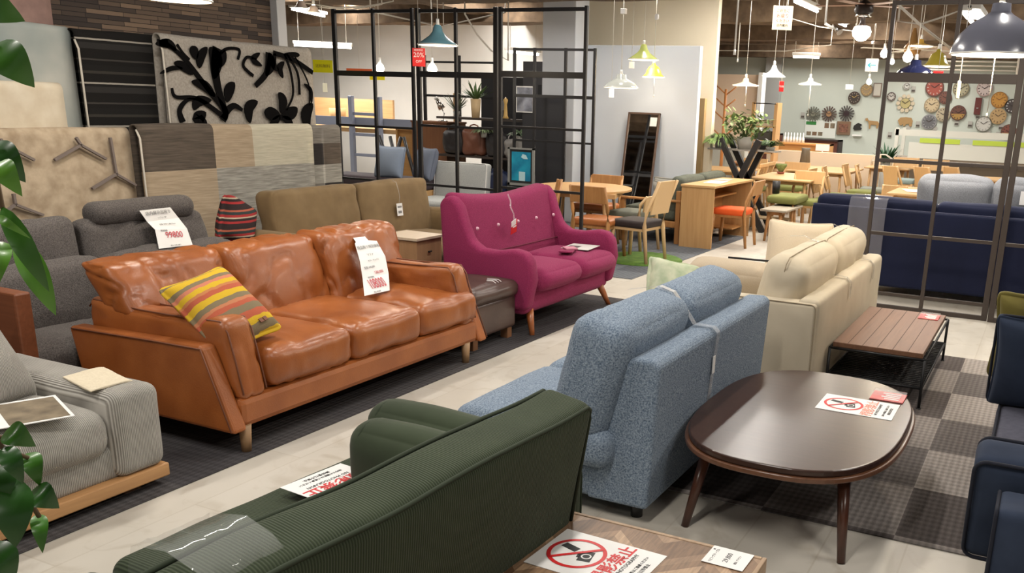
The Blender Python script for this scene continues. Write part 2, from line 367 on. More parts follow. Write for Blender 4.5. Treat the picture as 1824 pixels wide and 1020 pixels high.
# --- 1. orange leather sofa -------------------------------------------------
lea = K('tan leather', (.35, .108, .026), .36, 'leather', 130, .14, (.25, .068, .014), coat=.05)
legw = K('ash leg', (.36, .22, .11), .5, 'wood', 3, .1, (.25, .14, .07), axis=2)
R = thing('sofa', 'tan leather three-seater sofa with loose puffy cushions and a big price sheet on it', 'sofa', (2.86, 3.22, 0))
bm = N(); box(bm, .04, 2.02, .03, .93, .125, .27, .03); bm2 = box(bm, .1, 1.96, .8, 1.0, .2, .62, .03)
ob('base_rail', bm, lea, R)
for s, x0, x1 in ((-1, -.04, .05), (1, 2.0, 2.09)):
    bm = prism(N(), [(.0, .125), (1.0, .125), (1.09, .5), (.17, .525)], x0, x1, 'x', bev=.02)
    for v in bm.verts: v.co.x += (-.0 if s < 0 else .02) * (v.co.y / 1.1) * (.3 if s > 0 else 1)
    p = ob('arm_panel', bm, lea, R)
    t = N(); xx = x0 if s < 0 else x1
    tube(t, [(xx + (0 if s < 0 else .006) * (y / 1.1) + .004 * s, y, z) for y, z in [(.012, .14), (.165, .515), (.5, .51), (1.06, .493)]], .004, 6); ob('seam', t, K('dark seam', (.16, .05, .02), .6), p)
def arm_pad(x, s):
    def dfm(v):
        y = v.y + .5; z = v.z + .21; p = Vector((x + v.x, .02 + y * 1.05 + z * .22 * (1 - y), .25 + z * .93))
        if z > .3: p.z -= .03 * math.sin(y * PI) * (z - .3) / .12
        return p
    bm = soft(.17, 1.0, .42, .05, (.02, .0, .015), .008, 5, s + 3, (4, 18, 9), .014, 8)
    for v in bm.verts: v.co = dfm(v.co)
    a = ob('arm_cushion', bm, lea, R)
    for dx in (-.068, .072):
        P = [(dx, -.492, -.17), (dx, -.494, 0), (dx, -.49, .14), (dx, -.46, .196), (dx, -.3, .207), (dx, -.1, .212), (dx, .1, .212), (dx, .3, .207), (dx, .45, .198), (dx, .49, .15)]
        ob('seam', tube(N(), [dfm(Vector(p)) for p in P], .0045, 6), K('dark seam', (.16, .05, .02), .6), a)
arm_pad(.135, -1); arm_pad(1.925, 1)
for i in range(3):
    x = .235 + .2975 + i * .595 - .005
    bm = soft(.598, .8, .2,   .06, (0.004, .012, .03), .006, 4, i, (16, 18, 4), .012, 8, M=T(x, .42, .365))
    c = ob('seat_cushion', bm, lea, R)
for i, (dy, dz) in enumerate(((.06, -.015), (.0, .0), (-.06, .01))):
    x = .41 + i * .66 + (0, 0, .02)[i]
    wd = (.72, .69, .73)[i]
    bm = soft(wd, .24, .52, .055, (.004, .03, .006), .012, 3.5, i + 20, (26, 5, 20), .02, 9)
    for v in bm.verts:
        z = v.co.z + .25; v.co.y += z * .34
        if i == 0 and v.co.x < -.1:      # the outer corner rides up on the arm cushion
            k = min(1, (-.1 - v.co.x) / .08); lo = -.26 + .27 * k * k * (3 - 2 * k); v.co.z = lo + (v.co.z + .26) * (.26 - lo) / .52
        if i == 0: v.co.x += .0
    bmesh.ops.transform(bm, matrix=T(x, .76 + dy, .57 + dz), verts=bm.verts)
    ob('back_cushion', bm, lea, R)
legs(R, [(.07, .05), (1.9, .05), (.07, .98), (1.9, .98)], .14, .03, .022, legw)
# --- striped kilim pillow on it ---------------------------------------------
def stripes(name, cols, freq, axis='Y', jit=.0, rough=.95, seed=0, dist=.3):
    m = bpy.data.materials.new(name); m.use_nodes = True; nt = m.node_tree; L = nt.links.new; b = nt.nodes['Principled BSDF']; b.inputs['Roughness'].default_value = rough; b.inputs['Specular IOR Level'].default_value = .2
    tc = nd(nt, 'ShaderNodeTexCoord'); sp = nd(nt, 'ShaderNodeSeparateXYZ'); L(tc.outputs['Object'], sp.inputs[0]); n = nd(nt, 'ShaderNodeTexNoise'); n.inputs['Scale'].default_value = 25; L(tc.outputs['Object'], n.inputs[0])
    a = nd(nt, 'ShaderNodeMath', operation='MULTIPLY_ADD'); L(n.outputs['Fac'], a.inputs[0]); a.inputs[1].default_value = dist / freq / 10; L(sp.outputs[axis], a.inputs[2])
    s = nd(nt, 'ShaderNodeMath', operation='MULTIPLY'); L(a.outputs[0], s.inputs[0]); s.inputs[1].default_value = freq; f = nd(nt, 'ShaderNodeMath', operation='FRACT'); L(s.outputs[0], f.inputs[0])
    cr = nd(nt, 'ShaderNodeValToRGB'); cr.color_ramp.interpolation = 'CONSTANT'
    while len(cr.color_ramp.elements) < len(cols): cr.color_ramp.elements.new(.5)
    for i, (p, c) in enumerate(cols): cr.color_ramp.elements[i].position = p; cr.color_ramp.elements[i].color = (*c, 1)
    L(f.outputs[0], cr.inputs[0]); L(cr.outputs[0], b.inputs['Base Color'])
    w2 = nd(nt, 'ShaderNodeTexNoise'); w2.inputs['Scale'].default_value = 260; L(tc.outputs['Object'], w2.inputs[0]); bp = nd(nt, 'ShaderNodeBump'); bp.inputs['Strength'].default_value = .5; bp.inputs['Distance'].default_value = .002; L(w2.outputs['Fac'], bp.inputs['Height']); L(bp.outputs[0], b.inputs['Normal']); return m
Yl, Br, Rd, Gy = (.62, .4, .03), (.2, .13, .08), (.45, .11, .06), (.22, .17, .1)
kil = stripes('kilim stripes', [(0, Yl), (.08, Gy), (.15, Yl), (.22, Rd), (.3, Gy), (.38, Rd), (.43, (.5, .2, .1)), (.47, Gy), (.53, Yl), (.6, Rd), (.66, (.5, .2, .08)), (.69, Yl), (.75, (.55, .2, .12)), (.79, Gy), (.84, Yl), (.93, Gy), (.97, Yl)], 1 / .46, 'Y', .01)
kp = soft(.4, .46, .13, .05, (0, 0, .03), .004, 6, 5, (12, 12, 3), pinch=.7)
for v in kp.verts: v.co.y += .23
R = ob('pillow', kp, kil, None)
BR = Vector((3.3, 3.35, .52)); xv = Vector((.98, .0, .16)).normalized(); yv = Vector((0, .34, .293)); yv = (yv - xv * yv.dot(xv)).normalized(); zv = xv.cross(yv); o0 = BR - xv * .2
M_ = Matrix((xv, yv, zv)).transposed().to_4x4(); M_.translation = o0 + zv * 0
R.matrix_world = M_
tag(R, 'yellow, red and grey striped woven pillow leaning in the corner of the tan leather sofa', 'pillow')
bm = N(); box(bm, .06, .08, .052, .075, .066, .07); box(bm, .085, .105, .052, .075, .067, .071); ob('stitched_mark', bm, K('dark seam'), R)
# --- 2. grey corduroy sofa ----------------------------------------------------
cg = K('grey corduroy', (.5, .475, .43), .9, 'cord', 44, .9, (.24, .225, .2), axis=0, sheen=.3)
oak = K('oak', (.56, .31, .13), .45, 'wood', 3, .08, (.4, .2, .08), axis=0)
R = thing('sofa', 'pale grey corduroy sofa with a thin oak plinth, cut by the left edge', 'sofa', (.31, 3.26, 0))
bm = N(); box(bm, 0, 2.19, .0, .95, .042, .1, .006); ob('plinth', bm, oak, R)
legs(R, [(2.05, .1), (2.05, .8), (.2, .1), (.2, .8)], .05, .04, .04, K('dark oak foot', (.2, .09, .04), .5), sq=True)
ob('base', soft(2.0, .86, .15, .03, (0, 0, 0), .002, 5, 1, (20, 6, 2), M=T(1.0, .47, .165)), cg, R)
ob('arm', soft(.23, .95, .37, .05, (.004, .004, .006), .004, 5, 4, (5, 12, 6), M=T(2.075, .475, .28)), cg, R)
for i in range(2): ob('seat_cushion', soft(.98, .8, .22, .085, (.006, .02, .02), .008, 3, 8 + i, (18, 14, 4), .006, 5, M=T(.5 + i * .975, .4, .31)), cg, R)
ob('back_cushion', soft(.9, .22, .5, .09, (0, .03, .02), .01, 4, 11, (14, 4, 8), M=T(1.48, .76, .6, rx=-.26, rz=.0)), cg, R)
ob('backrest', soft(2.1, .14, .5, .05, (0, 0, 0), .004, 4, 14, (20, 3, 8), M=T(1.02, .93, .4)), cg, R)
t = thing('pillow', 'grey corduroy pillow lying against the back of the pale corduroy sofa', 'pillow', (1.98, 3.72, .6))
ob('cover', soft(.5, .5, .18, .06, (0, 0, .03), .006, 5, 2, (14, 14, 3), M=T(0, 0, 0, rx=1.05, rz=.35), pinch=.6), cg, t)
# cloth folded over the arm
cl = thing('cloth', 'folded cream felt cloth draped over the corduroy sofa arm', 'cloth', (2.38, 3.49, .473))
bm = soft(.19, .27, .008, .003, (0, 0, 0), .005, 12, 3, (10, 10, 1))
for v in bm.verts:
    v.co.z -= max(0, abs(v.co.x + .01) - .06) ** 2 * 4; v.co.x += v.co.y * .25
ob('felt', bm, K('cream felt', (.7, .62, .47), .95, 'noise', 90, .4, (.6, .52, .38)), cl)
# leaflet
lf = thing('leaflet', 'open printed leaflet with an interior photo lying on the corduroy seat', 'leaflet', (0, 0, 0))
A, B_, D = gz(133, 736, .456), gz(75, 703, .458), gz(-40, 766, .456)
xv = (A - D).normalized(); yv = (B_ - A); yv = (yv - xv * yv.dot(xv)); ln = yv.length; yv.normalize()
M_ = Matrix((xv, yv, xv.cross(yv))).transposed().to_4x4(); M_.translation = A; M_.translation.z = .445; lf.matrix_world = M_
wt = K('white paper', (.8, .79, .77), .6); ph = K('photo print', (.3, .24, .16), .4, 'noise', 14, 0, (.09, .07, .05)); bk = K('black ink', (.02, .02, .02), .6); rk = K('red ink', (.6, .02, .03), .6)
ob('paper', box(N(), -.42, 0, 0, ln, 0, .003), wt, lf)
ob('photo', box(N(), -.21, -.012, .012, ln - .02, .0028, .0036), ph, lf)
bm = N(); box(bm, -.29, -.24, .02, ln * .45, .0028, .0036)
for i in range(7): box(bm, -.33 + .002 * i, -.25, ln * .5 + i * .009, ln * .5 + i * .009 + .003, .0028, .0034)
ob('printed_text', bm, K('grey ink', (.2, .2, .2), .6), lf)
# --- 3. dark grey sofa ----------------------------------------------------------
dg_ = K('charcoal chenille', (.17, .15, .14), .95, 'noise', 170, .9, (.04, .036, .034), sheen=.2)
R = thing('sofa', 'charcoal chenille sofa with high headrests, behind the tan leather sofa', 'sofa', (2.6, 4.33, -.02))
ob('base', soft(1.75, .9, .2, .03, (0, 0, 0), .003, 4, 1, (16, 8, 2), M=T(.82, .5, .16)), dg_, R)
for i in range(2): ob('seat_cushion', soft(.84, .78, .19, .07, (0, .015, .02), .008, 4, i, (14, 12, 3), M=T(.4 + i * .86, .38, .35)), dg_, R)
for i, x in ((0, .28), (1, 1.19)):
    ob('back_cushion', soft(.9 if i else .92, .2, .42, .075, (0, .02, .012), .012, 5, 9 + i, (16, 4, 8), .012, 6, M=T(x, .4, .56, rx=-.2)), dg_, R)
ob('back_cushion', soft(.9, .16, .34, .06, (0, .02, .01), .01, 5, 19, (16, 4, 6), .012, 6, M=T(.27, .6, .8, rx=-.14)), dg_, R)
ob('back_cushion', soft(.86, .16, .3, .06, (0, .02, .01), .012, 5, 21, (16, 4, 6), .018, 6, M=T(1.17, .6, .79, rx=-.14)), dg_, R)
bm = N(); b2 = soft(.7, .16, .14, .065, (0, 0, 0), .004, 5, 2, (12, 2, 2), M=T(1.17, .6, .965)); join(bm, b2); ob('headrest', bm, dg_, R, label='round bolster headrest')
ob('side_arm', box(N(), -.02, .06, -.02, .72, .14, .72, .01), K('reddish wood', (.24, .08, .035), .4, 'wood', 3, .1, (.16, .05, .02), axis=1), R, label='reddish wood arm panel')
ob('side_arm', soft(.12, .85, .5, .05, (0, 0, 0), .004, 4, 3, (4, 8, 6), M=T(1.68, .45, .32)), dg_, R)
legs(R, [(.1, .1), (1.6, .1), (.1, .85), (1.6, .85)], .07, .03, .03, K('black plastic', (.02, .02, .02), .4))
# --- rugs hanging along the left wall ------------------------------------------
def hang(name, label, x0, x1, y, ztop, zbot, m, depth=.35, sag=.0, back=None):
    """a rug folded over a rail: front drop, rounded top, back drop"""
    pts = [(y - .01, zbot)] + [(y - .01 + .0, ztop - .12)]
    prof = [(y - .02, zbot), (y - .015, (zbot + ztop) / 2), (y - .01, ztop - .1)]
    for i in range(9):
        a = PI - i / 8 * PI; prof.append((y + .04 + .05 * math.cos(a), ztop - .05 + .05 * math.sin(a)))
    prof += [(y + .092, ztop - .5), (y + .095, zbot + .1)]
    bm = N(); nx = 24; R_ = []
    for i in range(nx + 1):
        x = x0 + (x1 - x0) * i / nx; row = []
        for (py, pz) in prof:
            wv_ = .012 * noise.noise(Vector((x * 2.2, pz * 1.3, y * 5)))
            row.append(bm.verts.new((x, py + wv_ * 2, pz + (.012 * noise.noise(Vector((x * 1.5, 3, y))) if pz > ztop - .1 else 0))))
        R_.append(row)
    fs = [bm.faces.new((R_[i][j], R_[i + 1][j], R_[i + 1][j + 1], R_[i][j + 1])) for i in range(nx) for j in range(len(prof) - 1)]
    bmesh.ops.recalc_face_normals(bm, faces=fs); bmesh.ops.solidify(bm, geom=fs, thickness=.012)
    return ob(name, bm, m, None, True)
shag = mat('beige shag', (.56, .46, .33), .95, 'noise', 9, 1., (.36, .28, .18)); shag2 = mat('cream shag', (.74, .66, .52), .95, 'noise', 8, .8, (.6, .5, .36))
mist = mat('mist blue pile', (.5, .5, .45), .95, 'noise', 2.2, .4, (.2, .26, .26)); pinkr = mat('dusty pink pile', (.38, .24, .2), .95, 'noise', 10, .4, (.24, .15, .13))
def line_mat(name, base, base2, line):
    """shag with thin Y-shaped lines: edges of a hexagon lattice"""
    m = mat(name, base, .95, 'noise', 11, 1., base2); nt = m.node_tree; L = nt.links.new; b = nt.nodes['Principled BSDF']; src = b.inputs['Base Color'].links[0].from_socket
    return m
RG = 'rugs hung over rails along the left wall'
lm = line_mat('beige shag rug', (.56, .45, .32), (.3, .22, .14), 0)
r1 = hang('rug', '', 2.9, 4.62, 6.08, 1.375, .12, lm); tag(r1, 'beige shag rug with thin grey Y-shaped lines, hung behind the charcoal sofa', 'rug', RG)
# its carved Y lines
gl = K('rug line grey', (.2, .16, .14), .95)
def bar_on(bm, x0, z0, x1, z1, y, wd=.016):
    d = Vector((x1 - x0, 0, z1 - z0)); p = Vector((-d.z, 0, d.x)).normalized() * wd / 2; a = Vector((x0, y, z0)); b = Vector((x1, y, z1))
    q = [a + p, b + p, b - p, a - p]; A = [bm.verts.new(v) for v in q]; B = [bm.verts.new(v + Vector((0, .022, 0))) for v in q]
    for i in range(4): bm.faces.new((A[i], A[(i + 1) % 4], B[(i + 1) % 4], B[i]))
    bm.faces.new(A); bm.faces.new(B[::-1])
for px, py, L3 in ((145, 258, ((135, 235), (98, 285), (190, 283))), (208, 310, ((197, 245), (165, 336), (243, 330))), (28, 364, ((25, 345), (0, 385), (78, 383))), (5, 255, ((0, 235), (-30, 270), (62, 285))), (100, 430, ((98, 400), (60, 460), (140, 452)))):
    c0 = gy(px, py, 6.035); bm = N()
    for q in L3: e = gy(q[0], q[1], 6.035); bar_on(bm, c0.x, c0.z, e.x, min(e.z, 1.31), 6.03)
    ob('carved_line', bm, gl, r1)
r2 = hang('rug', '', 2.6, 4.27, 6.24, 1.665, .3, shag2); tag(r2, 'plain cream shag rug hung above and behind the beige lined one', 'rug', RG)
r3 = hang('rug', '', 2.4, 4.46, 6.36, 2.05, .6, mist); tag(r3, 'mist blue and grey faded rug at the upper left', 'rug', RG)
r4 = hang('rug', '', 2.2, 4.43, 6.5, 2.5, .8, pinkr); tag(r4, 'dusty pink rug, topmost at the upper left corner', 'rug', RG)
blk = stripes('black striped pile', [(0, (.012, .011, .01)), (.1, (.05, .045, .04)), (.14, (.012, .011, .01)), (.36, (.03, .028, .026)), (.5, (.015, .014, .013)), (.56, (.35, .32, .27)), (.6, (.012, .011, .01)), (.8, (.04, .036, .03)), (.86, (.014, .013, .012))], 1 / .3, 'Z', .02, dist=.1)
r5 = hang('rug', '', 4.45, 5.3, 6.3, 2.04, .9, blk); tag(r5, 'black rug with thin pale horizontal stripes left of the leaf-patterned rug', 'rug', RG)
flo = mat('grey heather pile', (.42, .38, .33), .95, 'noise', 60, .6, (.28, .25, .21))
r6 = hang('rug', '', 5.05, 6.63, 6.2, 2.05, .8, flo); tag(r6, 'light grey rug with large black curling leaf pattern', 'rug', RG)
# black scrolls: drawn stems and leaves lying on the pile
ink = K('black pile', (.006, .0055, .0055), 1., spec=.05); bm = N(); YF = 6.17
def P6(px, py): p = gy(px, py, YF); p.z = min(p.z, 1.98); return p
def stroke(bm, pts, w0, w1, M=1):
    w0 *= 1.35; w1 *= 1.3
    P = [P6(*p) for p in pts]; Q = []
    for i in range(len(P) - 1):
        p0 = P[max(i - 1, 0)]; p1 = P[i]; p2 = P[i + 1]; p3 = P[min(i + 2, len(P) - 1)]
        for k in range(6):
            t = k / 6; Q.append(.5 * ((2 * p1) + (p2 - p0) * t + (2 * p0 - 5 * p1 + 4 * p2 - p3) * t * t + (3 * p1 - p0 - 3 * p2 + p3) * t ** 3))
    Q.append(P[-1]); n = len(Q); A = []; B = []
    for i, q in enumerate(Q):
        d = (Q[min(i + 1, n - 1)] - Q[max(i - 1, 0)]).normalized(); s = Vector((-d.z, 0, d.x)); t = i / (n - 1)
        wd = (w0 + (w1 - w0) * t) if M else (w0 * math.sin(PI * min(1, t * 1.0)) ** .8 + .001)
        A.append(bm.verts.new(q + s * wd / 2)); B.append(bm.verts.new(q - s * wd / 2))
    for i in range(n - 1):
        f = bm.faces.new((A[i], A[i + 1], B[i + 1], B[i]))
k_ = .392
def Z(*p): return [(x * k_, y * k_) for x, y in p]
for pts, a, b in ((Z((1010, 545), (1020, 500), (940, 400), (840, 270), (760, 200)), .05, .02), (Z((760, 175), (720, 190)), .05, .03), (Z((1020, 500), (990, 400), (975, 300), (985, 200)), .04, .07), (Z((1030, 540), (900, 450), (800, 440), (780, 400)), .03, .015), (Z((830, 555), (815, 500), (850, 455), (900, 450)), .04, .01),
                  (Z((1300, 500), (1330, 430), (1320, 330), (1290, 240)), .012, .02), (Z((1240, 230), (1330, 270), (1420, 330)), .03, .03), (Z((1300, 240), (1350, 330), (1360, 430)), .015, .02), (Z((1160, 390), (1210, 330), (1220, 240)), .03, .05), (Z((1150, 345), (1105, 300), (1120, 260), (1150, 265)), .02, .015), (Z((1080, 270), (1085, 220), (1030, 205), (990, 250)), .015, .02),
                  (Z((800, 170), (830, 240), (860, 270)), .015, .012), (Z((1275, 545), (1275, 520)), .03, .03), (Z((1340, 260), (1400, 380), (1405, 480)), .01, .01), (Z((1015, 520), (1060, 480), (1100, 500)), .05, .02)): stroke(bm, pts, a, b)
for pts, wd in ((Z((705, 200), (760, 160), (800, 230)), .05), (Z((790, 285), (830, 300), (875, 340)), .05), (Z((870, 370), (930, 390), (975, 440)), .06), (Z((725, 335), (780, 310), (830, 310)), .025), (Z((870, 175), (880, 230), (890, 270)), .06), (Z((940, 210), (910, 260), (905, 310)), .055), (Z((950, 200), (980, 270), (970, 360)), .09),
                (Z((1020, 225), (1010, 270), (985, 310)), .05), (Z((1065, 375), (1040, 410), (1030, 465)), .07), (Z((1170, 460), (1130, 490), (1135, 560)), .07), (Z((880, 500), (900, 460), (960, 455)), .06), (Z((935, 510), (900, 540), (940, 560)), .08), (Z((1265, 420), (1285, 460), (1275, 515)), .07), (Z((1200, 510), (1230, 515), (1270, 520)), .08), (Z((1350, 490), (1320, 515), (1280, 525)), .08),
                (Z((1225, 570), (1250, 550), (1270, 525)), .05), (Z((1330, 575), (1310, 550), (1280, 530)), .05), (Z((1220, 230), (1230, 290), (1205, 345)), .07), (Z((1250, 240), (1240, 290), (1265, 320)), .05), (Z((1290, 280), (1270, 310), (1285, 355)), .045), (Z((1420, 470), (1390, 520), (1400, 590)), .09), (Z((1290, 235), (1340, 245), (1360, 250)), .03), (Z((1380, 380), (1410, 410), (1415, 470)), .03), (Z((1180, 240), (1150, 270), (1190, 300)), .04)): stroke(bm, pts, wd, 0, 0)
fs = bm.faces[:]; bmesh.ops.recalc_face_normals(bm, faces=fs); bmesh.ops.solidify(bm, geom=fs, thickness=.006); ob('leaf_pattern', bm, ink, r6)
def patch_mat(name, cells, nx, x0, x1, z0, z1):
    return None
def heather(name, c, c2): return mat(name, c, .95, 'streak', 90, .4, c2, axis=0)
PB, PT, PC, PG, PD, PM = heather('patch brown', (.13, .1, .075), (.05, .04, .03)), heather('patch tan', (.46, .36, .25), (.3, .23, .15)), heather('patch cream', (.58, .54, .42), (.4, .37, .28)), heather('patch grey', (.42, .4, .35), (.16, .15, .13)), heather('patch black', (.03, .024, .022), (.014, .012, .011)), heather('patch mid', (.24, .22, .19), (.1, .09, .08))
def patch_rug(x0, x1, y, ztop, zbot, grid, xs, zs, label):
    o = hang('rug', '', x0, x1, y, ztop, zbot, [PB, PT, PC, PG, PD, PM]); me = o.data
    for p in me.polygons:
        c = p.center; i = sum(c.x > v for v in xs); j = sum((c.z < v and c.y < y + .04) for v in zs)
        if c.y >= y + .05 and c.z > ztop - .1: j = 0
        p.material_index = grid[min(j, len(grid) - 1)][min(i, len(grid[0]) - 1)]
    tag(o, label, 'rug', RG); return o
# finer cuts so that the patches have straight borders
_h = hang
def hang(name, label, x0, x1, y, ztop, zbot, m, cutx=(), cutz=()):
    o = _h(name, label, x0, x1, y, ztop, zbot, m)
    if cutx or cutz:
        bm = bmesh.new(); bm.from_mesh(o.data)
        for cx in cutx: bmesh.ops.bisect_plane(bm, geom=bm.verts[:] + bm.edges[:] + bm.faces[:], plane_co=(cx, 0, 0), plane_no=(1, 0, 0))
        for cz in cutz: bmesh.ops.bisect_plane(bm, geom=bm.verts[:] + bm.edges[:] + bm.faces[:], plane_co=(0, 0, cz), plane_no=(0, 0, 1))
        bm.to_mesh(o.data); bm.free()
    return o
def patch_rug(x0, x1, y, ztop, zbot, grid, xs, zs, label):
    o = hang('rug', '', x0, x1, y, ztop, zbot, [PB, PT, PC, PG, PD, PM], xs, zs)
    for p in o.data.polygons:
        c = p.center; i = sum(c.x > v for v in xs); j = sum((c.z < v and c.y < y + .045) for v in zs); p.material_index = grid[min(j, len(grid) - 1)][min(i, len(grid[0]) - 1)]
    tag(o, label, 'rug', RG)
    return o
patch_rug(4.63, 6.37, 6.0, 1.4, .25, [[0, 1, 2], [1, 3, 3], [1, 3, 3]], (5.3, 5.68), (1.06, .45), 'patchwork rug of brown, tan and cream rectangles hung behind the olive sofa')
patch_rug(6.38, 6.86, 6.12, 1.385, .25, [[5, 5], [4, 0], [3, 3], [5, 4]], (6.62,), (1.22, 1.03, .86), 'narrow end of a black and grey checked rug beside the patchwork rug')
for o, x, y, z0, z1 in ((r6, 5.046, 6.17, .85, 1.93), (r5, 4.446, 6.275, .95, 1.9), (bpy.data.objects['rug.006'], 4.628, 5.98, .3, 1.3)):
    ob('edge_binding', tube(N(), [(x, y - .012, z0), (x, y - .008, (z0 + z1) / 2), (x, y - .002, z1), (x, y + .03, z1 + .06)], .008, 6), K('pale binding', (.6, .55, .47), .9), o)
bm = N()
for y, z, x0, x1 in ((6.12, 1.325, 2.95, 4.6), (6.04, 1.35, 4.65, 6.34), (6.16, 1.33, 6.4, 6.84), (6.28, 1.615, 2.62, 4.25), (6.24, 2.0, 5.07, 6.6), (6.34, 1.99, 4.47, 5.28), (6.4, 2.0, 2.42, 4.44)):
    cyl(bm, (x0, y, z), (x1, y, z), .01)
    for x in (x0 + .1, x1 - .03): cyl(bm, (x, y, 0), (x, y, z), .01)
tag(ob('rug_rack', bm, K('black metal', (.012, .012, .013), .45, metal=.3)), 'metal rack of rails that carries the hanging rugs', 'rack')
BLK = K('black metal')
# --- 4. olive sofa, its tag, kilim bolster, little cabinet ----------------------------
ol = mat('olive velvet', (.225, .152, .075), .85, 'noise', 6, .2, (.16, .105, .05), sheen=.3)
R = thing('sofa', 'olive brown velvet sofa behind the tan leather sofa, with a small white tag', 'sofa', (4.98, 4.78, 0))
ob('base', soft(2.4, .82, .2, .04, (0, 0, 0), .003, 4, 1, (20, 8, 2), M=T(1.2, .45, .17)), ol, R)
for x in (.11, 2.3): ob('arm', soft(.22, .84, .56, .09, (.01, .01, .01), .006, 4, 5 + x, (4, 10, 8), M=T(x, .43, .36)), ol, R)
for i in range(2): ob('seat_cushion', soft(1.0, .74, .2, .09, (.005, .02, .03), .012, 3, i, (16, 12, 4), .01, 4, M=T(.71 + i * .99, .36, .36)), ol, R)
for i in range(2): ob('back_cushion', soft(.99, .2, .52, .055, (.003, .03, .006), .012, 4, 7 + i, (18, 4, 10), .01, 5, M=T(.74 + i * .99, .64, .665, rx=-.13)), ol, R)
legs(R, [(.12, .1), (2.3, .1), (.12, .78), (2.3, .78)], .08, .025, .02, K('dark oak foot'))
clear = glass('clear plastic', (1, 1, 1), .08, .18)
def small_tag(label, loc, rz, s=.07, h=.1, card=None, name='price_tag', cord=.2, rx=.1, stripe=None, gname=None):
    t = thing(name, label, 'tag', loc, rz, gname); ob('card', box(N(), -s / 2, s / 2, -.001, .001, -h, 0, 0, M=T(rx=-rx)), card or wt, t)
    if cord: ob('loop', tube(N(), [(0, 0, 0), (.006, -.004, cord * .3), (-.006, .0, cord * .6), (.003, .03, cord * .92), (0, .07, cord)], .0035, 5), clear, t)
    if stripe: ob('printed_line', join(box(N(), -s * .35, s * .35, -.0022, -.0012, -h * .35, -h * .2, 0, M=T(rx=-rx)), box(N(), -s * .3, s * .3, -.0022, -.0012, -h * .8, -h * .6, 0, M=T(rx=-rx))), stripe, t)
    return t
q = gy(711, 362, 5.27); small_tag('small white price tag on a clear loop on the olive sofa back', q, 0, .08, .11, cord=.2, stripe=K('grey ink'))
kb = stripes('dark kilim', [(0, (.03, .02, .02)), (.2, (.3, .03, .03)), (.32, (.03, .02, .02)), (.45, (.4, .33, .24)), (.52, (.3, .03, .03)), (.65, (.03, .04, .04)), (.8, (.36, .1, .06)), (.9, (.03, .02, .02))], 1 / .13, 'Z')
t = thing('pillow', 'dark red and black striped kilim pillow wedged beside the olive sofa arm', 'pillow', (4.93, 5.42, .7))
ob('cover', soft(.42, .3, .17, .05, (0, .0, .04), .012, 5, 2, (12, 10, 4), .008, 6, pinch=.4, M=T(rx=1.1, rz=.1) @ T(rz=.9)), kb, t)
t = thing('cabinet', 'small pale wooden side cabinet between the tan and olive sofas', 'cabinet', (5.62, 4.3, 0))
ob('body', box(N(), 0, .32, 0, .34, .0, .6, .004), K('beech panel', (.42, .24, .12), .5, 'wood', 2, .05, (.33, .18, .09), axis=2), t); ob('top', box(N(), -.015, .335, -.015, .355, .6, .622, .003), K('pale top', (.68, .55, .42), .4, 'wood', 2, .03, (.6, .47, .34), axis=0), t)
ob('door_handle', box(N(), .14, .18, -.012, 0, .5, .51, .002), BLK, t)
# --- 5. magenta sofa ---------------------------------------------------------------------
mg = mat('magenta wool', (.29, .03, .1), .9, 'noise', 190, .7, (.17, .013, .055), sheen=.15)
ch = K('cherry leg', (.4, .13, .04), .35, 'wood', 3, .05, (.28, .08, .02), axis=2, coat=.2)
R = thing('sofa', 'magenta two-seater sofa with winged buttoned back and slanted wooden legs', 'sofa', (5.53, 3.25, 0))
def wing(x0, x1, nm):
    out = [(.03, .2), (-.02, .42), (.0, .56), (.05, .622), (.14, .635), (.3, .61), (.42, .615), (.5, .66), (.56, .78), (.6, .9), (.66, .975), (.73, .97), (.78, .92), (.76, .6), (.74, .2)]
    bm = prism(N(), out, x0, x1, 'x', bev=.035)
    for f in bm.faces: f.smooth = True
    return bm
for x0, x1 in ((0, .12), (1.36, 1.48)): ob('wing_arm', wing(x0, x1, ''), mg, R, True)
bm = soft(1.36, .16, .72, .06, (0, .01, 0), .004, 4, 3, (24, 3, 14))
for v in bm.verts:
    t = v.co.x / .68; 
    if v.co.z > .15: v.co.z += .05 * (abs(t) ** 1.6) - .015
    z = v.co.z + .36; v.co.y += z * .2
bmesh.ops.transform(bm, matrix=T(.74, .57, .24 + .36), verts=bm.verts)
bk_ = ob('backrest', bm, mg, R, True)
t2 = N(); tube(t2, [(.1 + i * .128, .512 + .006 * abs(5 - i) ** .5, .545 - .0 * i) for i in range(11)], .006, 6); ob('seam', t2, K('dark magenta', (.12, .006, .03), .9), bk_)
ob('front_rail', soft(1.4, .68, .2, .05, (0, .02, 0), .003, 4, 1, (20, 8, 3), M=T(.74, .4, .25)), mg, R)
for i in range(2): ob('seat_cushion', soft(.62, .62, .16, .075, (.01, .03, .03), .004, 4, i, (14, 12, 4), M=T(.43 + i * .62, .25, .4)), mg, R)
for i in range(5): ob('button', lathe(N(), [(0, .014), (.012, .008), (.014, 0), (0, -.004)], 12, (0, 0, 0)) if 0 else join(N(), lathe(N(), [(0, .016), (.011, .01), (.015, 0)], 12), T(.16 + i * .29, .545, .735, rx=PI / 2 - .2)), K('pale button', (.6, .35, .42), .4), R)
legs(R, [(.17, .1), (1.32, .1), (.17, .62), (1.32, .62)], .21, .034, .018, ch, .075, cx=.74, cy=.36)
rc = K('red card', (.62, .01, .01), .4)
q = gy(908, 392, 3.76)
t = thing('price_tag', 'red and white price card hanging on a clear loop on the magenta sofa back', 'tag', (q.x, 3.72, q.z), .0)
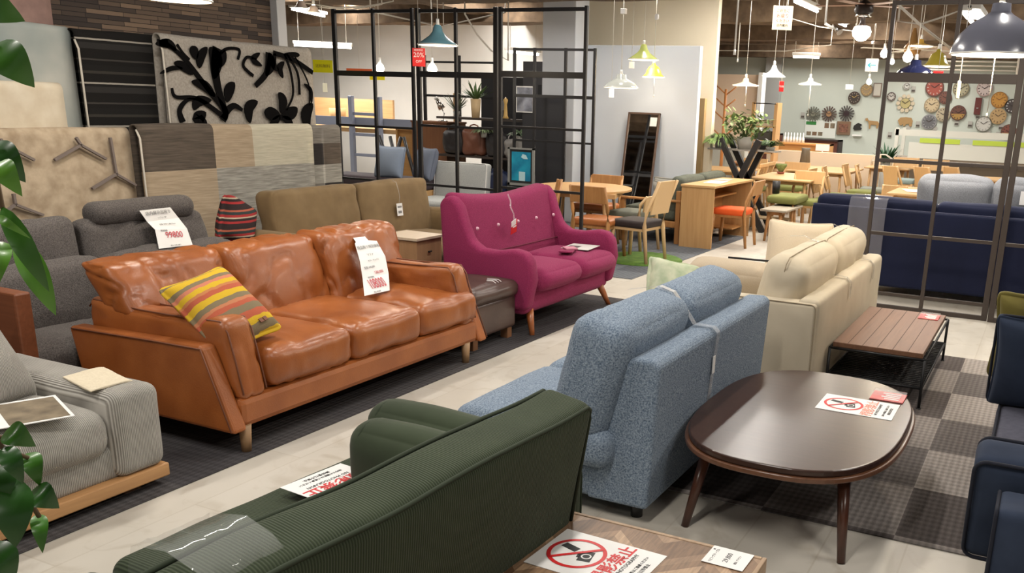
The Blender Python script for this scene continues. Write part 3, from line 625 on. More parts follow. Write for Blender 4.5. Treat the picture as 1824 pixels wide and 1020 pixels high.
ob('card', box(N(), -.04, .045, -.004, 0, -.105, 0, 0, M=T(rx=.2, ry=-.2)), rc, t); ob('label', box(N(), -.05, .02, -.007, -.004, -.035, .012, 0, M=T(rx=.2, ry=-.3)), wt, t); ob('printed_line', box(N(), -.02, .03, -.006, -.0045, -.055, -.043, 0, M=T(rx=.2, ry=-.2)), wt, t)
ob('loop', tube(N(), [(0, 0, 0), (.01, .01, .05), (-.012, .025, .1), (.01, .04, .15), (.0, .06, .2)], .006, 6), clear, t)
# papers on its seat
t = thing('flyer', 'printed flyer lying on the right magenta seat cushion', 'flyer', (6.68, 3.44, .513), .12)
ob('paper', box(N(), -.14, .16, -.12, .12, -.001, .001), K('greyish paper', (.55, .53, .5), .7), t); ob('photo', box(N(), -.09, .04, .0, .1, .001, .0016), K('dark photo', (.07, .05, .05), .5), t)
t = thing('fabric_swatch', 'small folded magenta swatch book beside the flyer', 'swatch', (6.44, 3.42, .515), .3)
ob('swatch', box(N(), -.11, .09, -.05, .06, -.003, .009, .003), mg, t); ob('top_swatch', box(N(), -.03, .08, -.07, .03, .009, .022, .004, M=T(rz=.5)), K('pink swatch', (.5, .2, .27), .8), t)
# --- 6. leather ottoman ---------------------------------------------------------------------
bl = K('dark brown leather', (.085, .05, .04), .38, 'leather', 130, .1, (.055, .032, .026))
R = thing('ottoman', 'dark brown leather ottoman between the tan and magenta sofas', 'ottoman', (4.98, 3.36, 0))
ob('base', soft(.56, .5, .24, .03, (0, 0, 0), .002, 4, 1, (8, 8, 3), M=T(.28, .25, .2)), bl, R); ob('cushion', soft(.6, .55, .12, .055, (0, .01, .02), .005, 5, 2, (12, 10, 3), .004, 6, M=T(.28, .25, .365)), bl, R)
legs(R, [(.06, .05), (.5, .05), (.06, .45), (.5, .45)], .09, .03, .03, K('dark oak foot'), sq=True)
bm = N()
for i in range(3): tube(bm, [(5.27 + i * .035, 3.44 + .02 * i, .448), (5.29 + i * .035, 3.4, .447), (5.28 + i * .035, 3.37, .437)], .0028, 5)
tag(ob('plastic_strap', bm, glass('glare plastic', (1, 1, 1), .05, .6)), 'curls of clear plastic strap on the brown ottoman', 'strap')
# ---- price sheets: paper strips taped over the cushions ------------------------------------------
def price_sheet(label, rows, lines, big, size, pos, shear=.25, nm='price_sheet', stretch=1.):
    L_ = [gy(*r[0], r[2]) for r in rows]; R_ = [gy(*r[1], r[2]) for r in rows]
    bm = N(); A = [bm.verts.new(p) for p in L_]; B = [bm.verts.new(p) for p in R_]
    fs = [bm.faces.new((A[i], B[i], B[i + 1], A[i + 1])) for i in range(len(A) - 1)]
    bmesh.ops.recalc_face_normals(bm, faces=fs); bmesh.ops.solidify(bm, geom=fs, thickness=.0012)
    R = thing(nm, label, 'sheet', L_[-1]); 
    bmesh.ops.transform(bm, matrix=Matrix.Translation(-L_[-1]), verts=bm.verts); ob('paper', bm, wt, R)
    def at(i, u, v):  # point in cell i
        a = L_[i].lerp(R_[i], u); b = L_[i + 1].lerp(R_[i + 1], u); return a.lerp(b, v)
    def frame(i, u, v):
        c = at(i, u, v); x = (at(i, 1, v) - at(i, 0, v)).normalized(); y = (at(i, u, 0) - at(i, u, 1)); y = (y - x * y.dot(x)).normalized(); z = x.cross(y)
        M = Matrix((x, y, z)).transposed().to_4x4(); M.translation = c - L_[-1] + z * .006; return M
    for (i, u, v, s, sz, m) in lines: text('printed_text', s, sz, m, R, frame(i, u, v))
    i, u, v = pos; text('handwritten_price', big, size, K('red pen', (.5, .03, .05), .6), R, frame(i, u, v) @ Matrix.Diagonal((.86, stretch, 1, 1)), shear=shear)
    return R
gi = K('grey ink'); 
price_sheet('white price sheet reading 99800 draped over the charcoal sofa headrest', [((248, 375), (303, 369), 4.82), ((262, 395), (318, 388), 4.8), ((276, 409), (333, 407), 4.74), ((283, 443), (343, 436), 4.68)],
            [(0, .5, .35, '店内展示品限り', .025, K('grey ink')), (0, .5, .8, 'ソファ 2P', .014, gi), (1, .5, .5, '材質 布張り 幅175cm', .012, gi), (2, .25, .08, '通常価格', .012, gi), (2, .5, .92, '税込 お持ち帰り', .01, gi)], '99800', .056, (2, .52, .34), .15)
price_sheet('long white price sheet reading 108000 hanging down the tan leather back cushion', [((621, 412), (640, 410), 4.03), ((634, 431), (656, 428), 3.9), ((632, 434), (671, 429), 3.84), ((641, 465), (686, 456), 3.765), ((646, 497), (692, 487), 3.7), ((649, 527), (694, 517), 3.62)],
            [(2, .5, .3, '現品限り特別価格', .026, gi), (2, .45, .75, 'ソファ', .02, gi), (3, .5, .1, 'カラー キャメル', .014, gi), (3, .3, .45, '定価 168,000', .018, gi), (3, .62, .8, '138,000', .026, K('red pen')), (4, .3, .02, '特別価格', .014, gi), (4, .5, .93, '税込 配送別', .012, gi), (0, .5, .5, '展示品', .012, gi)], '108000', .058, (4, .5, .45), .1, stretch=1.7)
# --- 7. green corduroy sofa (its back to us) ----------------------------------------------
gr = K('green corduroy', (.047, .062, .034), .9, 'cord', 40, .5, (.025, .035, .019), axis=0, sheen=.3)
grv = mat('green velvet plain', (.045, .06, .033), .85, 'noise', 5, .15, (.028, .038, .02), sheen=.35)
grd = K('dark green piping', (.02, .03, .014), .9)
R = thing('sofa', 'dark green corduroy sofa seen from behind in the foreground', 'sofa', (2.545, 2.11, 0), PI - .05)
W_ = 2.3
ob('base', soft(W_ - .1, .78, .2, .03, (0, 0, 0), .002, 4, 1, (20, 8, 2), M=T(W_ / 2, .44, .17)), gr, R)
for x in (.05, W_ - .05):
    a = ob('arm', soft(.1, .86, .44, .03, (.006, .0, .0), .003, 4, 2, (3, 12, 6), M=T(x, .43, .3)), gr, R)
    ob('piping', welt(N(), .84, .42, .05, -.047, 'yz', .005, (x, .43, .3)), grd, a); 
def gback():
    b = soft(W_ - .24, .17, .6, .035, (0, .012, .006), .006, 3, 9, (40, 5, 16), M=None)
    return b
bm = gback(); Mb = T(W_ / 2 + .07, .865, .515, rx=-.16)
for v in bm.verts: v.co.z += .012 * noise.noise(Vector((v.co.x * 3, 0, 0))) if v.co.z > .2 else 0
bmesh.ops.transform(bm, matrix=Mb, verts=bm.verts); bk_ = ob('backrest', bm, gr, R)
HW = (W_ - .24) / 2
for yy in (-.079, .079):
    P = [Mb @ Vector((x * (HW - .03), yy, .2925 + .012 * noise.noise(Vector((x * (HW - .03) * 3, 0, 0))))) for x in [i / 20 - 1 for i in range(41)]]
    P = [Mb @ Vector((-HW + .006, yy, -.25)), Mb @ Vector((-HW + .006, yy, .25)), Mb @ Vector((-HW + .012, yy, .28))] + P + [Mb @ Vector((HW - .012, yy, .28)), Mb @ Vector((HW - .006, yy, .25)), Mb @ Vector((HW - .006, yy, -.25))]
    ob('piping', tube(N(), P, .006, 6), grd, bk_)
for i in range(2): ob('seat_cushion', soft(1.04, .68, .17, .05, (.003, .01, .015), .005, 4, 5 + i, (16, 12, 3), M=T(.62 + i * 1.06, .37, .355)), gr, R)
for k, (x, y, z) in enumerate(((.41, .54, .555), (.235, .45, .555))):
    b = soft(.16, .56, .24, .07, (.02, .0, .01), .005, 4, 6, (4, 12, 5), M=T(x, y, z)); c = ob('bolster', b, grv, R)
    ob('piping', welt(N(), .158, .238, .07, -.212, 'xz', .005, (x, y, z)), grd, c)
legs(R, [(.1, .1), (W_ - .1, .1), (.1, .8), (W_ - .1, .8)], .08, .03, .03, K('black plastic'))
# clear cover folded over the sofa back
bm = N(); Mw = R.matrix_world.copy() if 0 else Matrix.Translation((2.545, 2.11, 0)) @ Matrix.Rotation(PI - .05, 4, 'Z')
pts = [(.72, .55), (.735, .78), (.752, .825), (.85, .842), (.93, .826), (.952, .8), (.94, .66)]
rows = [[bm.verts.new(Mw @ Vector((1.34 + i * .017 + .02 * (j % 2) * (i % 3 - 1) * .4, y + .004, z + .012 + .006 * noise.noise(Vector((i * .8, j * .9, 2)))))) for j, (y, z) in enumerate(pts)] for i in range(11)]
for i in range(10):
    for j in range(len(pts) - 1): bm.faces.new((rows[i][j], rows[i + 1][j], rows[i + 1][j + 1], rows[i][j + 1])).smooth = True
tag(ob('plastic_cover', bm, glass('shiny film', (.9, .93, .9), .05, .14), None, True), 'crinkled clear plastic film folded over the green sofa back', 'plastic')
# --- 'no photography' signs ------------------------------------------------------------------
def no_photo(label, loc, rz, w=.245, h=.335, faded=False, gname='no photography notices'):
    R = thing('notice_sheet', label, 'sign', loc, rz, gname)
    ob('paper', box(N(), -w / 2, w / 2, -h / 2, h / 2, 0, .0014), wt, R)
    cx, cy, r = 0, h * .19, w * .36; rm = K('sign red', (.6, .012, .015), .5)
    bm = N(); n = 48; A = [bm.verts.new((cx + r * math.cos(2 * PI * i / n), cy + r * math.sin(2 * PI * i / n), .0024)) for i in range(n)]; B = [bm.verts.new((cx + r * .86 * math.cos(2 * PI * i / n), cy + r * .86 * math.sin(2 * PI * i / n), .0024)) for i in range(n)]
    for i in range(n): bm.faces.new((A[i], A[(i + 1) % n], B[(i + 1) % n], B[i]))
    ob('ring', bm, rm, R); ob('slash', box(N(), -r * .92, r * .92, -.0055, .0055, .003, .0034, 0, M=T(cx, cy, 0, rz=.785 + PI / 2)), rm, R)
    ob('phone_icon', box(N(), -.028, .028, -.013, .013, .0016, .002, .002, M=T(cx + .024, cy + .034, 0, rz=1.3)), bk, R)
    bm = box(N(), -.03, .03, -.02, .02, .0016, .002, .002); box(bm, -.012, .012, .018, .027, .0016, .002, .001)
    bmesh.ops.transform(bm, matrix=T(cx - .004, cy - .032, 0, rz=.2), verts=bm.verts); ob('camera_icon', bm, bk, R)
    for rr, mm, zz in ((.0155, wt, .0022), (.011, bk, .0024)):
        b = N(); A = [b.verts.new((cx - .004 + rr * math.cos(2 * PI * i / 24), cy - .033 + rr * math.sin(2 * PI * i / 24), zz)) for i in range(24)]; b.faces.new(A); ob('camera_icon', b, mm, R)
    rt_ = rm if not faded else K('faded red ink', (.75, .3, .22), .6)
    text('lettering', '撮影禁止', w * .235, rt_, R, T(0, -h * .17, .002), bold=.001); text('lettering', 'NO PHOTOGRAPHY', w * .075, bk, R, T(0, -h * .275, .002)); text('lettering', '店内での撮影はご遠慮ください', w * .05, bk, R, T(0, -h * .37, .002)); text('lettering', '関係者以外禁止', w * .06, bk, R, T(0, -h * .43, .002))
    return R
no_photo('white sheet with a red no-camera circle lying on the herringbone wood table', (2.115, 1.012, .4005), -.04)
no_photo('white no-camera sheet beside a red card on the dark oval coffee table', (4.015, .635, .3805), 0, faded=True)
no_photo('white notice with red characters lying on the green sofa seat', (2.02, 1.83, .478), PI - .1)
# --- herringbone table --------------------------------------------------------------------------
def chevron():
    m = bpy.data.materials.new('chevron wood'); m.use_nodes = True; nt = m.node_tree; L = nt.links.new; b = nt.nodes['Principled BSDF']; b.inputs['Roughness'].default_value = .45
    tc = nd(nt, 'ShaderNodeTexCoord'); sp = nd(nt, 'ShaderNodeSeparateXYZ'); L(tc.outputs['Object'], sp.inputs[0])
    def mth(op, a, v=None, b_=None):
        n = nd(nt, 'ShaderNodeMath', operation=op); L(a, n.inputs[0])
        if v is not None: n.inputs[1].default_value = v
        if b_ is not None: L(b_, n.inputs[1])
        return n.outputs[0]
    y = mth('MULTIPLY', sp.outputs['Y'], 1 / .3); f = mth('FRACT', y); a = mth('SUBTRACT', f, .5); ab = mth('ABSOLUTE', a); v = mth('MULTIPLY', ab, .3)
    u = mth('ADD', sp.outputs['X'], None, v); s = mth('MULTIPLY', u, 1 / .045); fl = mth('FLOOR', s); sd = mth('GREATER_THAN', a, 0.); key = mth('MULTIPLY_ADD', sd, 37.3); nt.nodes[-1].inputs[2].default_value = 0; k2 = mth('ADD', fl, None, key)
    wn = nd(nt, 'ShaderNodeTexWhiteNoise', noise_dimensions='1D'); L(k2, wn.inputs['W']); cr = nd(nt, 'ShaderNodeValToRGB'); cr.color_ramp.elements[0].color = (.13, .065, .03, 1); cr.color_ramp.elements[1].color = (.5, .33, .2, 1); L(wn.outputs['Value'], cr.inputs[0])
    n = nd(nt, 'ShaderNodeTexNoise'); n.inputs['Scale'].default_value = 30; n.inputs['Detail'].default_value = 6; mp = nd(nt, 'ShaderNodeMapping'); mp.inputs['Rotation'].default_value = (0, 0, -.785); mp.inputs['Scale'].default_value = (.4, 4, 1); L(tc.outputs['Object'], mp.inputs[0]); L(mp.outputs[0], n.inputs[0])
    rr = nd(nt, 'ShaderNodeMapRange'); rr.inputs['To Min'].default_value = .3; rr.inputs['To Max'].default_value = 1.6; L(n.outputs['Fac'], rr.inputs[0]); x = nd(nt, 'ShaderNodeMix', data_type='RGBA', blend_type='MULTIPLY'); x.inputs[0].default_value = 1; L(cr.outputs[0], x.inputs[6]); L(rr.outputs[0], x.inputs[7]); L(x.outputs[2], b.inputs['Base Color']); return m
R = thing('coffee_table', 'herringbone patterned wooden coffee table behind the green sofa, cut by the bottom edge', 'table', (1.15, .58, 0))
ob('tabletop', box(N(), .012, 1.2, .012, .665, .37, .4, .002), chevron(), R)
rw = K('rustic edge wood', (.42, .29, .18), .5, 'wood', 3, .1, (.26, .16, .09), axis=0)
for q in ((0, 1.215, 0, .014), (0, 1.215, .663, .678), (0, .014, .014, .663), (1.2, 1.215, .014, .663)): ob('edge_strip', box(N(), *q, .345, .402, .003), rw, R)
legs(R, [(.05, .05), (1.16, .05), (.05, .62), (1.16, .62)], .35, .03, .03, BLK, sq=True)
t = thing('price_card', 'small white price card at the corner of the herringbone table', 'tag', (2.305, .68, .4025), -.02); ob('card', box(N(), -.055, .055, -.062, .062, 0, .001), wt, t)
text('lettering', 'リビングテーブル', .011, bk, t, T(-.005, .04, .0012)); text('lettering', '29,800', .022, bk, t, T(0, .0, .0012)); text('lettering', '税込 ブラウン', .009, bk, t, T(0, -.03, .0012)); ob('printed_mark', box(N(), .03, .036, .05, .056, .001, .0014), bk, t)
# --- 8. blue sofa ---------------------------------------------------------------------------------------
bu = mat('blue boucle', (.33, .4, .48), .95, 'noise', 150, 1., (.045, .08, .14), sheen=.2)
R = thing('sofa', 'light blue boucle sofa seen from behind between the green and cream sofas', 'sofa', (4.68, 2.16, 0), PI)
ob('base', box(N(), .02, 1.54, .03, .7, .07, .24, .03), bu, R, True)
bm = prism(N(), [(.6, .07), (.875, .07), (.905, .68), (.88, .705), (.78, .7), (.755, .67)], 0, 1.545, 'x', bev=.018); ob('backrest', bm, bu, R)
for i, (x0, x1) in enumerate(((.02, .82), (.82, 1.62))): ob('seat_cushion', soft(x1 - x0, .74, .16, .06, (.0, .01, .02), .005, 4, i, (14, 12, 3), M=T((x0 + x1) / 2, .35, .31)), bu, R)
for i, (x, wd) in enumerate(((.47, .78), (1.24, .76))):
    ob('back_cushion', soft(wd, .25, .5, .075, (.01, .02, .015), .008, 4, 4 + i, (14, 5, 10), .006, 5, M=T(x, .615, .6, rx=-.26)), bu, R)
legs(R, [(.08, .1), (1.46, .1), (.08, .8), (1.46, .8)], .08, .025, .025, K('black plastic'))
def strap(label, pts, wd, side, m=None, name='plastic_strap'):
    bm = N(); sheet(bm, pts, wd, .001, side=Vector(side)); return tag(ob(name, bm, m or glass('strap film', (.9, .92, .95), .08, .38)), label, 'strap')
X = 3.78
sm_ = glass('strap film', (.9, .92, .95), .08, .35)
strap('clear strap running over the blue sofa back with a white sticker', [(X - .02, 1.68, .84), (X, 1.55, .865), (X + .01, 1.47, .845), (X + .01, 1.385, .75), (X + .01, 1.36, .715), (X + .01, 1.265, .712), (X + .01, 1.242, .69), (X + .01, 1.27, .36)], .045, (1, 0, 0), sm_)
bm = N(); sheet(bm, [(X, 1.53, .872), (X + .01, 1.465, .85), (X + .01, 1.395, .765)], .035, .002); box(bm, X - .012, X + .014, 1.25, 1.254, .5, .58)
tag(ob('sticker', bm, wt), 'white stickers stuck along the clear strap on the blue sofa', 'sticker')
# floral pillow on its far front edge
flp = mat('pale floral cotton', (.6, .6, .45), .9, 'noise', 12, .1, (.25, .33, .2))
t = thing('pillow', 'pale green floral pillow between the blue sofa and the beige pillow', 'pillow', (5.22, 2.03, .56)); ob('cover', soft(.36, .36, .16, .05, (0, 0, .03), .02, 6, 3, (10, 10, 3), .012, 7, pinch=.6, M=T(0, .0, .02, rx=.3, ry=-1.0, rz=.3)), flp, t)
# --- 9. cream sofa ----------------------------------------------------------------------------------------
cm = mat('cream canvas', (.56, .49, .37), .85, 'noise', 5, .15, (.48, .41, .3)); cmd = K('cream seam', (.3, .24, .16), .9)
R = thing('sofa', 'cream fabric sofa seen from behind beside the plank coffee table', 'sofa', (7.22, 1.98, 0), PI)
ob('base', box(N(), .05, 2.1, .04, .85, .06, .28, .02), cm, R)
for i, x in enumerate((.06, 2.1)):
    a = ob('arm', soft(.12, .88, .53, .025, (.004, 0, 0), .003, 4, i, (3, 12, 8), M=T(x, .45, .34)), cm, R)
    ob('seam', welt(N(), .87, .52, .03, .056 if i else -.056, 'yz', .0035, (x, .45, .34)), cmd, a)
ob('backrest', soft(2.12, .13, .56, .035, (0, .004, 0), .004, 4, 3, (24, 3, 10), .004, 4, M=T(1.08, .835, .345)), cm, R)
for i in range(2): ob('seat_cushion', soft(.96, .7, .16, .06, (.003, .01, .02), .006, 4, i, (14, 12, 3), M=T(.6 + i * .97, .37, .36)), cm, R)
for i, (x, wd) in enumerate(((.6, .98), (1.58, 1.0))):
    M_ = T(x, .635, .615, rx=-.2); c = ob('back_cushion', soft(wd, .27, .44, .1, (.008, .02, .015), .009, 4, 4 + i, (16, 5, 10), .008, 5, M=M_), cm, R)
    t_ = N(); P = [M_ @ Vector((wd / 2 * .985 - .0, yy, zz)) for yy, zz in ((0, -.2), (0, .1), (0, .19))] + [M_ @ Vector((xx * wd / 2, 0, .2365 - .012 * xx * xx)) for xx in (.9, .6, .3, 0, -.3, -.6, -.9)] + [M_ @ Vector((-wd / 2 * .985, 0, zz)) for zz in (.19, .1, -.2)]
    ob('seam', tube(t_, P, .0035, 5), cmd, c)
legs(R, [(.1, .1), (2.06, .1), (.1, .8), (2.06, .8)], .07, .025, .025, K('black plastic'))
for X, w_ in ((5.92, .05), (6.75, .04)): strap('clear strap over the cream sofa back, %s of two' % ('nearer' if X < 6 else 'farther'), [(X, 1.62, .83), (X, 1.5, .865), (X, 1.4, .875), (X, 1.3, .84), (X, 1.235, .72), (X, 1.2, .645), (X, 1.1, .634), (X, 1.066, .6), (X, 1.068, .5)], w_, (1, 0, 0), glass('grey film', (.45, .42, .38), .2, .4), 'plastic_strap')
cr_ = mat('cream linen', (.66, .56, .41), .9, 'noise', 150, .2, (.6, .5, .36)); bg_ = mat('beige linen', (.46, .38, .28), .9, 'noise', 150, .2, (.4, .33, .24))
t = thing('pillow', 'large cream square pillow standing on the cream sofa', 'pillow', (6.84, 1.66, .62)); ob('cover', soft(.5, .5, .15, .04, (0, 0, .03), .006, 5, 2, (12, 12, 3), pinch=.6, M=T(0, 0, 0, ry=-1.25, rz=.1) @ T(rz=PI / 2)), cr_, t)
t = thing('pillow', 'beige pillow lying on the arm end of the cream sofa', 'pillow', (5.98, 1.9, .53)); ob('cover', soft(.26, .62, .2, .07, (.01, .0, .03), .008, 5, 3, (6, 14, 5), M=T(0, 0, 0, ry=-.25)), bg_, t); ob('piping', welt(N(), .25, .6, .06, 0, 'xy', .005, M=T(0, 0, .06, ry=-.25)), cr_, t)
t = thing('zip_pouch', 'dark metal rod with a leather end lying behind the beige pillow', 'rod', (6.42, 1.95, .6)); ob('rod', tube(N(), [(0, .12, 0), (.03, -.3, .0)], .008, 6), BLK, t); ob('end_grip', soft(.05, .1, .04, .018, (0, 0, 0), 0, 1, 1, (2, 3, 2), M=T(.03, -.36, .0)), K('tan grip', (.45, .2, .08), .5), t)
t.name = 'rod'
# --- 10. plank coffee table ---------------------------------------------------------------------------------
wal = K('walnut planks', (.19, .09, .046), .5, 'wood', 3, .1, (.13, .058, .03), axis=0)
R = thing('coffee_table', 'low coffee table with brown plank top and thin black metal frame', 'table', (5.36, .5, 0))
ob('tabletop', box(N(), 0, 1.2, 0.015, .535, .305, .335, .003), wal, R)
bm = N()
for k in range(1, 6): box(bm, .004, 1.196, .015 + k * .0867 - .0018, .015 + k * .0867 + .0018, .3352, .3358)
ob('plank_joints', bm, K('joint dark', (.05, .025, .015), .8), R)
bm = N(); r_ = .008
for y in (0, .55): tube(bm, [(-.01, y, .3), (1.23, y, .3)], r_, 6); tube(bm, [(-.01, y, .13), (1.23, y, .13)], r_, 6)
for x in (-.01, 1.23): tube(bm, [(x, 0, .3), (x, .55, .3)], r_, 6); tube(bm, [(x, 0, .13), (x, .55, .13)], r_, 6)
ob('frame', bm, BLK, R)
bm = N()
for i in range(30): tube(bm, [(.02 + i * .041, 0, .131), (.02 + i * .041, .55, .131)], .005, 5)
ob('slatted_shelf', bm, BLK, R)
for x, y in ((-.01, 0), (1.23, 0), (-.01, .55), (1.23, .55)): ob('leg', join(cyl(N(), (x, y, 0), (x, y, .3), .009, seg=8), cyl(N(), (x, y, 0), (x, y, .012), .014, seg=8)), BLK, R)
def red_pop(label, x, y, z, w, d, rz=0):
    t = thing('price_card', label, 'tag', (x, y, z), rz); ob('card', box(N(), -w / 2, w / 2, -d / 2, d / 2, 0, .004), rc, t)
    bm = N(); random.seed(4)
    for i in range(4): xx = -w * .3 + i * w * .2; box(bm, xx - w * .06, xx + w * .06, -d * .35, d * (.1 + .1 * (i % 2)), .0042, .005)
    ob('printed_label', bm, wt, t); ob('plastic_sleeve', box(N(), -w * .5, w * .5, -d / 2, d / 2, .004, .012, .002, M=T(0, 0, 0, ry=-.08)), clear, t)
red_pop('red sale card on the far corner of the plank coffee table', 6.42, .61, .3365, .17, .13)
red_pop('red and white sale card on the dark oval coffee table', 4.235, .535, .381, .14, .15)
# --- 11. dark oval table -----------------------------------------------------------------------------------------
esp = mat('espresso wood', (.05, .021, .013), .3, 'wood', 4, .05, (.03, .013, .008), axis=1, coat=.08); esp2 = K('walnut rim', (.16, .07, .035), .35, 'wood', 3, .05, (.1, .04, .02), axis=0, coat=.2)
esl = K('dark red brown leg', (.085, .028, .014), .3, 'wood', 3, .05, (.05, .018, .01), axis=2, coat=.2)
R = thing('coffee_table', 'dark brown oval coffee table with splayed legs on the patchwork carpet', 'table', (3.81, .825, 0))
def oval(a, b, n=2.7, k=72): return [(a * math.copysign(abs(math.cos(t)) ** (2 / n), math.cos(t)), b * math.copysign(abs(math.sin(t)) ** (2 / n), math.sin(t))) for t in [2 * PI * i / k for i in range(k)]]
ob('tabletop', prism(N(), oval(.69, .435), .352, .38, bev=.008), esp, R); ob('rim', prism(N(), oval(.7, .45), .33, .352, bev=.006), esp2, R, label='lighter brown lower rim')
bm = N()
for s in (-1, 1): box(bm, -.5, .5, s * .27 - .011, s * .27 + .011, .265, .332, .003); box(bm, s * .47 - .011, s * .47 + .011, -.28, .28, .265, .332, .003)
ob('apron', bm, esl, R)
for sx in (-1, 1):
    for sy in (-1, 1): ob('leg', cyl(N(), (sx * .585 - .0, sy * .32, 0), (sx * .47, sy * .275, .335), .016, .027), esl, R)
# --- 12. slate blue sofa at the right edge -----------------------------------------------------------------------
nv = mat('slate blue cotton', (.032, .045, .078), .9, 'noise', 8, .25, (.018, .026, .048), sheen=.15); nvd = K('navy piping', (.008, .01, .02), .9); nvg = mat('faded slate seat', (.085, .085, .115), .9, 'noise', 40, .3, (.06, .06, .085))
R = thing('sofa', 'slate blue sofa with dark piping at the right edge', 'sofa', (5.1, .05, 0), PI)
ob('base', box(N(), 0, 2.15, .05, .85, .06, .26, .02), nv, R)
c = ob('seat_cushion', soft(1.75, .8, .17, .04, (0, .005, .015), .004, 4, 1, (24, 10, 3), M=T(1.0, .39, .34)), nvg, R); ob('piping', welt(N(), 1.74, .79, .05, .425, 'xy', .006, (1.0, .39, 0)), nvd, c)
a = ob('arm', soft(.2, .9, .46, .03, (0, 0, .004), .003, 4, 2, (4, 12, 6), M=T(2.2, .5, .28)), nv, R); ob('piping', welt(N(), .19, .45, .02, .052, 'xz', .006, (2.2, 0, .28)), nvd, a); ob('arm', soft(.2, .9, .46, .03, (0, 0, .004), .003, 4, 2, (4, 12, 6), M=T(0, .5, .28)), nv, R)
M_ = T(1.94, .35, .4, ry=.22); a = ob('arm_cushion', soft(.17, .78, .4, .04, (.01, 0, .01), .006, 4, 4, (4, 14, 8), M=M_), nv, R); ob('piping', welt(N(), .77, .39, .04, .08, 'yz', .007, (0, 0, 0), M=M_), nvd, a); ob('piping', welt(N(), .77, .39, .04, -.08, 'yz', .007, (0, 0, 0), M=M_), nvd, a)
ob('backrest', soft(2.1, .2, .6, .05, (0, 0, 0), .004, 4, 3, (20, 4, 8), M=T(1.05, .82, .5)), nv, R)
t = thing('pillow', 'slate blue pillow with dark piping on the slate blue sofa', 'pillow', (4.2, -.1, .64)); M_ = T(0, 0, 0, ry=1.25) @ T(rz=PI / 2)
ob('cover', soft(.44, .46, .14, .03, (0, 0, .03), .005, 5, 3, (12, 12, 3), pinch=.4, M=M_), nv, t); ob('piping', welt(N(), .43, .45, .03, 0, 'xy', .006, M=M_), nvd, t)
t = thing('pillow', 'mustard green velvet pillow behind the slate blue pillow', 'pillow', (4.62, -.1, .66)); ob('cover', soft(.5, .5, .15, .05, (0, 0, .03), .01, 5, 5, (12, 12, 3), pinch=.5, M=T(0, 0, 0, ry=1.2) @ T(rz=PI / 2)), mat('mustard velvet', (.2, .17, .04), .8, 'noise', 6, .2, (.1, .08, .02), sheen=.4), t)
# ================================================================ screens and the navy sofa
dk_m = K('dark bronze metal', (.05, .038, .032), .5, metal=.2)
def bars(bm, pts, w): pass
def screen(name, label, X, ys, zs, thick, m, wide=(), zt=2.56, dpt=.016):
    R = thing(name, label, 'screen', (X, ys[0], 0))
    y0 = ys[0]; lo, hi = min(ys), max(ys)
    for y in ys:
        w = .048 if y in wide else thick; ob('post', box(N(), -dpt, dpt, y - y0 - w / 2, y - y0 + w / 2, 0, zt, .002), m, R)
    for z, h in zs: ob('bar', box(N(), -dpt * .8, dpt * .8, lo - y0, hi - y0, z - h / 2, z + h / 2, .002), m, R)
    return R
screen('partition_screen', 'open dark metal grid screen in front of the navy sofa', 8.2, [1.375, .86, .34], [(2.54, .035), (1.96, .075), (1.28, .03), (.66, .03), (.135, .03), (.02, .04)], .032, dk_m, (.34,))
screen('partition_screen', 'open dark metal grid screen continuing to the right edge', 8.17, [.285, -.23, -.74, -1.3], [(2.54, .035), (1.96, .06), (1.28, .03), (.66, .03), (.135, .03), (.02, .04)], .032, dk_m, (.285,))
bkm = K('matt black steel', (.012, .011, .012), .45)
screen('partition_screen', 'tall black metal grid screen behind the olive and magenta sofas, right panel', 8.3, [5.24, 4.27], [(2.53, .035), (1.92, .06), (1.4, .025), (.78, .025), (.2, .03)], .032, bkm)
screen('partition_screen', 'tall black metal grid screen, middle panel left of the blue pendant cord', 8.32, [6.28, 5.8, 5.31], [(2.53, .035), (1.9, .06), (1.37, .025), (.74, .025), (.2, .03)], .03, bkm, (6.28, 5.31))
screen('partition_screen', 'tall black metal grid screen, left panel ending beside the hanging rugs', 8.3, [7.4, 6.86, 6.34], [(2.53, .035), (1.89, .055), (1.33, .025), (.74, .025), (.2, .03)], .03, bkm, (7.4,))
# shorter one farther back by the grey pillar
screen('partition_screen', 'smaller black metal grid screen in front of the grey pillar', 10.6, [5.32, 5.73, 6.18, 6.48], [(2.3, .03), (1.73, .04), (1.17, .025), (.62, .025)], .034, bkm, zt=2.32)
tv = screen('partition_screen', 'thin black grid screen set at the back among the bags and boxes', 12.2, [7.75, 8.45, 9.1], [(2.2, .03), (1.7, .035), (1.1, .03)], .05, bkm, zt=2.3)
nb = mat('navy velvet', (.01, .014, .043), .85, 'noise', 3, .15, (.007, .01, .03), sheen=.1)
R = thing('sofa', 'long navy sofa seen from behind through the metal screen', 'sofa', (9.6, -1.1, 0), PI / 2)   # local x -> +Y, local y (back) -> -X
ob('base', box(N(), .02, 3.1, .0, .82, .1, .3, .02), nb, R)
bk_ = ob('backrest', soft(3.12, .16, .72, .03, (0, .0, 0), .004, 3, 2, (30, 3, 8), M=T(1.56, .79, .46)), nb, R)
ob('seam', tube(N(), [(.01 + i * .31, .874, .823) for i in range(11)], .005, 5), K('navy seam', (.04, .045, .09), .8), bk_)
for i, (x, w) in enumerate(((.5, 1.0), (1.5, 1.0), (2.55, 1.1))): ob('back_cushion', soft(w, .2, .4, .06, (.004, .01, .01), .006, 4, i, (16, 4, 8), M=T(x, .7, .71)), nb, R)
for i in range(3): ob('seat_cushion', soft(1.02, .72, .16, .05, (0, .01, .01), .004, 3, i, (12, 8, 3), M=T(.52 + i * 1.03, .34, .37)), nb, R)
